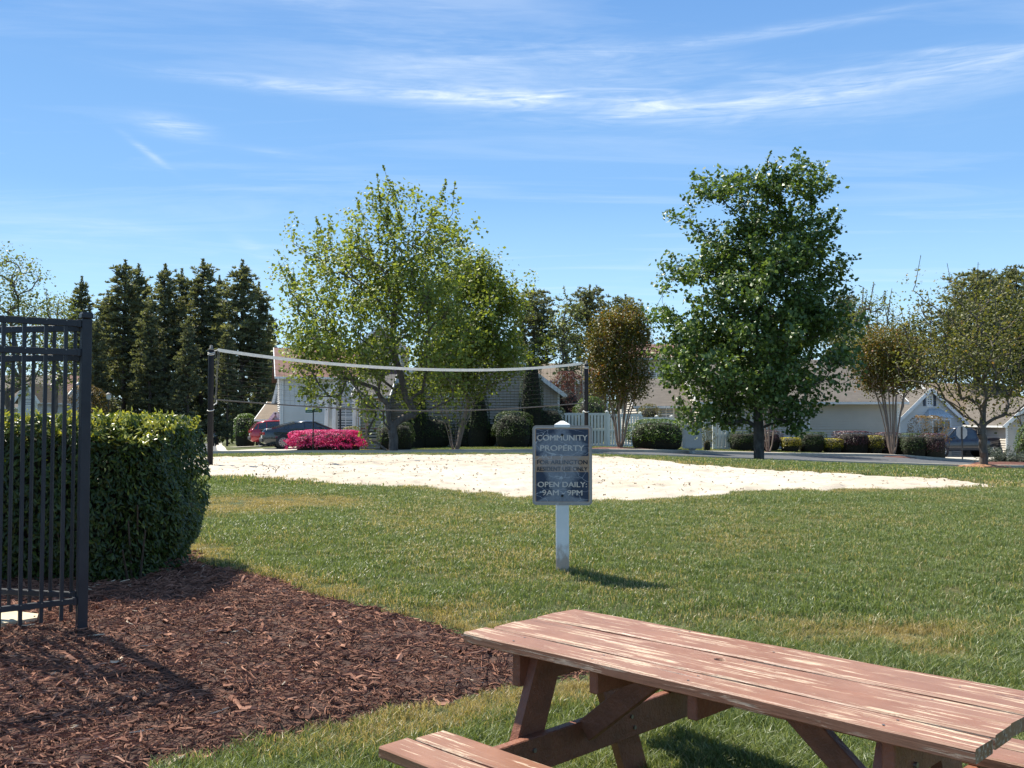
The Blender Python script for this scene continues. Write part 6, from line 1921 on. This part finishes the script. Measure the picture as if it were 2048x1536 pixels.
def car(name, label, cat, loc, rz, paint, L, W, prof, cab, wheels, wr, truck=False, group=None, spokes=5):
    """x forward. prof: (x, z_bottom, z_belt, half width); cab: (x, z_roof) over the belt"""
    root = thing(name, label, cat, loc, rz, group)
    w2 = W / 2
    secs = []
    for x, zb, zt, hw in prof:
        secs.append((x, [(hw * .86, zb), (hw * .98, zb + .10), (hw, zb + (zt - zb) * .38), (hw * .985, zb + (zt - zb) * .72), (hw * .94, zt - .03), (hw * .86, zt)]))
    body = loft(secs, 'body', paint, root)

    def belt(x): return np.interp(x, [p[0] for p in prof], [p[2] for p in prof])
    cs = []
    for x, zr in cab:
        b = belt(x) - .03; tt = (zr - b)
        wr_ = w2 * (.90 - .17 * min(1, max(0, tt) / .5)); cs.append((x, [(w2 * .91, b), (w2 * .905, b + .02), ((w2 * .91 + wr_) / 2, b + tt * .5), (wr_, b + tt * .88), (wr_ * .86, b + tt * .985), (wr_ * .3, b + tt)]))
    loft(cs, 'glasshouse', M_CGLS, root)
    # roof skin and pillars in body colour
    rf = [(x, zr) for x, zr in cab if zr - belt(x) > .30]; q = []
    for x, zr in rf:
        b = belt(x) - .03; tt = zr - b; wr_ = w2 * (.90 - .17 * min(1, max(0, tt) / .5))
        q.append((x, [(wr_ * 1.015, b + tt * .86), (wr_ * 1.01, b + tt * .90), (wr_ * .87, b + tt + .004), (wr_ * .3, b + tt + .014)]))
    if len(q) > 1: loft(q, 'roof', paint, root)
    xs = [c[0] for c in cab]; x0, x1 = xs[0], xs[-1]
    pil = MB()
    for s in (-1, 1):
        for i, fx in enumerate(((cab[1][0] + .02), (x0 + x1) / 2 + .05, (x0 + x1) / 2 + (x0 - x1) * .24 if not truck else (x0 + x1) / 2 - .3)):
            zr = np.interp(fx, xs, [c[1] for c in cab]); b = belt(fx) - .03; tt = zr - b
            if tt < .2: continue
            wr_ = w2 * (.90 - .17 * min(1, tt / .5))
            pil.beam((fx, s * w2 * .915, b), (fx + (.10 if i == 0 else 0), s * wr_ * 1.01, b + tt * .9), .03, .06, up=(1, 0, 0))
        # windscreen pillar
        a = cab[-1]; c = [k for k in cab if k[1] - belt(k[0]) > .38][-1]
        pil.beam((a[0], s * w2 * .90, belt(a[0])), (c[0], s * w2 * .76, c[1] - .04), .035, .05)
        a = cab[0]; c = [k for k in cab if k[1] - belt(k[0]) > .38][0]
        pil.beam((a[0], s * w2 * .90, belt(a[0])), (c[0], s * w2 * .76, c[1] - .04), .035, .09)
    pil.build('pillars', paint, root)
    for x in wheels:
        for s in (-1, 1):
            ar = MB(); ar.lathe((x, s * (w2 - .055), wr), [(wr * 1.16, -.06), (wr * 1.16, .065 * 1.0)] if s > 0 else [(wr * 1.16, .06), (wr * 1.16, -.065)], 24, 'y'); ar.build('wheel_arch', M_BLKP, root)
            t = MB(); y0 = s * (w2 - .12); e = s * .135
            t.lathe((x, y0, wr), [(wr * .70, -e * .6), (wr * .97, -e * .5), (wr, 0), (wr, e * .8), (wr * .95, e), (wr * .72, e * 1.04)], 28, 'y'); ty = t.build('wheel', M_TYRE, root)
            rm = MB(); rm.lathe((x, y0, wr), [(wr * .70, e * 1.0), (wr * .70, e * 1.06), (wr * .63, e * 1.06), (wr * .62, e * .8)], 24, 'y')
            for k in range(spokes):
                a = 2 * math.pi * k / spokes; dv = Vector((math.cos(a), 0, math.sin(a))); tv = Vector((-math.sin(a), 0, math.cos(a)))
                c0 = Vector((x, y0 + e * 1.03, wr)); mb_ = [c0 - tv * wr * .10 + dv * wr * .05, c0 + tv * wr * .10 + dv * wr * .05, c0 + tv * wr * .15 + dv * wr * .64, c0 - tv * wr * .05 + dv * wr * .64]
                rm.prism(mb_, (0, e * .10, 0))
            rm.lathe((x, y0, wr), [(wr * .14, e * .9), (wr * .14, e * 1.14), (wr * .05, e * 1.16)], 12, 'y')
            rm.build('rim', M_RIM, ty)
    zb = prof[0][1]; xr = prof[0][0]; xf = prof[-1][0]; zt = prof[0][2]; hw = prof[0][3]
    for s in (-1, 1):
        MB().box((xr + .02, s * (hw - .16), zt - .17), (.12, .38, .14), bev=.03).build('tail_lamp', M_TAIL, root)
        MB().box((xf - .06, s * (prof[-1][3] - .15), prof[-1][2] - .16), (.18, .36, .13), bev=.04).build('head_lamp', M_HEAD, root)
        mx = (x0 + x1) / 2 + (x1 - x0) * .30
        MB().box((mx, s * (w2 + .07), belt(mx) + .08), (.12, .18, .13), bev=.03).build('mirror', paint, root)
        for hx in ((x0 + x1) / 2 + .35, (x0 + x1) / 2 - .65):
            MB().box((hx, s * (w2 * .99 + .006), belt(hx) - .14), (.18, .03, .03), bev=.008).build('door_handle', paint, root)
        sk = MB(); sk.box(((wheels[0] + wheels[1]) / 2, s * (w2 * .965), zb + .07), (wheels[1] - wheels[0] - 2.4 * wr, .06, .14)); sk.build('sill', M_BLKP, root)
        dl = MB()
        for dx in ((x0 + x1) / 2 + .95, (x0 + x1) / 2 + .03, (x0 + x1) / 2 - .85):
            dl.box((dx, s * (w2 * .992), (zb + belt(dx)) / 2 + .08), (.008, .012, (belt(dx) - zb) * .66))
        dl.build('door_gaps', M_BLKP, root, kind='stuff')
    MB().box((xr - .02, 0, zb + .14), (.12, hw * 1.75, .22), bev=.04).build('bumper', M_BLKP, root)
    MB().box((xf + .01, 0, zb + .12), (.10, prof[-1][3] * 1.7, .20), bev=.04).build('bumper', M_BLKP, root)
    MB().box((xr - .012, 0, zt - .34), (.02, .5, .12)).build('number_plate', M_PLATE, root)
    return root


P_DARK = pm('dark_slate_car_paint', (.022, .030, .036), (.020, .027, .033), 2, .25, coat=1.0, metal=.3)
P_RED = pm('deep_red_car_paint', (.36, .010, .022), (.34, .010, .020), 2, .25, coat=1.0, metal=.2)
P_NAVY = pm('black_blue_truck_paint', (.012, .015, .030), (.011, .013, .027), 2, .28, coat=1.0, metal=.2)

Y = 52.2
car('sedan', 'dark slate sedan parked nose away to the right behind the pink azalea', 'car', (X(615, Y), Y, g(X(615, Y), Y) + .06), math.radians(20), P_DARK, 4.7, 1.82,
    [(-2.36, .30, .95, .80), (-2.2, .22, 1.04, .88), (-1.7, .20, 1.03, .905), (-.6, .19, .97, .91), (.6, .19, .95, .91), (1.3, .20, .93, .905), (1.9, .22, .80, .88), (2.32, .30, .62, .76)],
    [(-1.95, 1.05), (-1.35, 1.22), (-.75, 1.38), (-.1, 1.43), (.35, 1.41), (.95, 1.16), (1.35, .96)], (-1.36, 1.36), .335, spokes=10)
Y = 66
car('red_suv', 'deep red compact SUV parked beyond the dark sedan', 'car', (X(569, Y), Y, g(X(569, Y), Y) + .06), math.radians(20), P_RED, 4.6, 1.86,
    [(-2.26, .34, 1.08, .82), (-2.12, .26, 1.12, .90), (-1.6, .24, 1.10, .925), (-.4, .23, 1.06, .93), (.7, .23, 1.04, .93), (1.3, .24, 1.02, .92), (1.9, .26, .94, .89), (2.26, .34, .76, .80)],
    [(-2.12, 1.16), (-1.85, 1.50), (-1.3, 1.66), (-.3, 1.69), (.3, 1.66), (.85, 1.38), (1.25, 1.05)], (-1.33, 1.33), .36)


def truck():
    Yt = 63.5; cx = X(1918, Yt)
    r = car('pickup_truck', 'black-blue pickup truck parked side-on behind the purple shrub', 'truck', (cx, Yt, g(cx, Yt) + .08), math.radians(186), P_NAVY, 5.6, 1.98,
            [(-2.85, .48, 1.20, .95), (-2.7, .46, 1.24, .975), (-1.0, .42, 1.24, .985), (-.4, .42, 1.22, .985), (.6, .42, 1.20, .985), (1.4, .42, 1.18, .98), (2.2, .44, 1.14, .96), (2.62, .50, 1.02, .88)],
            [(-.78, 1.26), (-.70, 1.78), (-.40, 1.88), (.35, 1.90), (.75, 1.86), (1.25, 1.44), (1.42, 1.20)], (-1.75, 1.78), .40, truck=True, spokes=6)
    MB().box((-1.82, 0, 1.246), (1.85, 1.62, .012)).build('bed_cover', M_BLKP, r)
    g_ = MB()
    for k in range(3): g_.box((2.66, 0, .72 + .1 * k), (.05, 1.2, .035))
    g_.build('grille', M_RIM, r)


truck()

# ------------------------------------------------------------------ a person on the street, far left
def person():
    Y = 98.0; x = X(430.5, Y); gz = g(x, Y) + .05
    root = thing('person', 'person in a white shirt and dark trousers walking on the street beyond the hedge end', 'person', (x, Y, gz), math.radians(25))
    skin = pm('skin', (.42, .26, .19), None, 5, .6); shirt = pm('white_shirt', (.72, .73, .75), (.6, .62, .66), 8, .9); jeans = pm('dark_trousers', (.025, .03, .045), (.035, .04, .055), 10, .9); hairm = pm('dark_hair', (.03, .022, .018), None, 20, .8)
    shoe = pm('dark_shoes', (.03, .03, .03), None, 9, .7)

    def skinned(name, pts, edges, rad, M):
        me = bpy.data.meshes.new(name); me.from_pydata(pts, edges, [])
        o = bpy.data.objects.new(name, me); COL.objects.link(o)
        md = o.modifiers.new('s', 'SKIN'); sv = me.skin_vertices[0].data
        for i, r_ in enumerate(rad): sv[i].radius = (r_, r_) if not isinstance(r_, tuple) else r_
        sv[0].use_root = True
        o.modifiers.new('u', 'SUBSURF').levels = 1; o.modifiers['u'].render_levels = 1
        bpy.context.view_layer.update()
        m2 = bpy.data.meshes.new_from_object(o.evaluated_get(bpy.context.evaluated_depsgraph_get())); bpy.data.objects.remove(o)
        m2.name = name; m2.materials.clear(); m2.materials.append(M); m2.polygons.foreach_set('use_smooth', [True] * len(m2.polygons))
        return link(name, m2, root)
    J = [(0, 0, .96), (0, 0, 1.12), (0, .0, 1.32), (0, 0, 1.46), (0, .01, 1.54), (0, .02, 1.63), (0, .03, 1.73),
         (-.09, 0, .90), (-.10, -.10, .50), (-.10, .06, .09), (-.10, -.10, .04), (.09, 0, .90), (.10, .13, .50), (.10, .24, .10), (.10, .10, .04),
         (-.17, 0, 1.40), (-.21, .08, 1.12), (-.20, -.06, .90), (-.20, -.09, .82), (.17, 0, 1.40), (.21, -.08, 1.13), (.20, -.20, .95), (.20, -.24, .88)]
    E = [(0, 1), (1, 2), (2, 3), (3, 4), (4, 5), (5, 6), (0, 7), (7, 8), (8, 9), (9, 10), (0, 11), (11, 12), (12, 13), (13, 14), (3, 15), (15, 16), (16, 17), (17, 18), (3, 19), (19, 20), (20, 21), (21, 22)]
    Rr = [.12, .11, .12, .09, .05, .085, .07, .08, .058, .04, .035, .08, .058, .04, .035, .055, .042, .032, .03, .055, .042, .032, .03]
    skinned('body', J, E, Rr, skin)
    skinned('shirt', [J[0], J[1], J[2], J[3], J[15], J[16], J[19], J[20]], [(0, 1), (1, 2), (2, 3), (3, 4), (4, 5), (3, 6), (6, 7)], [.145, .14, .15, .115, .08, .065, .08, .065], shirt)
    skinned('trousers', [J[0], J[7], J[8], J[9], J[11], J[12], J[13]], [(0, 1), (1, 2), (2, 3), (0, 4), (4, 5), (5, 6)], [.14, .10, .078, .062, .10, .078, .062], jeans)
    mb = MB(); mb.lathe((0, .045, 1.66), [(.03, -.04), (.098, .0), (.10, .06), (.07, .12), (.01, .14)], 12); mb.build('hair', hairm, root)
    for p in (J[10], J[14]): MB().box((p[0], p[1] + .04, .045), (.10, .27, .09), bev=.03).build('shoe', shoe, root)


person()
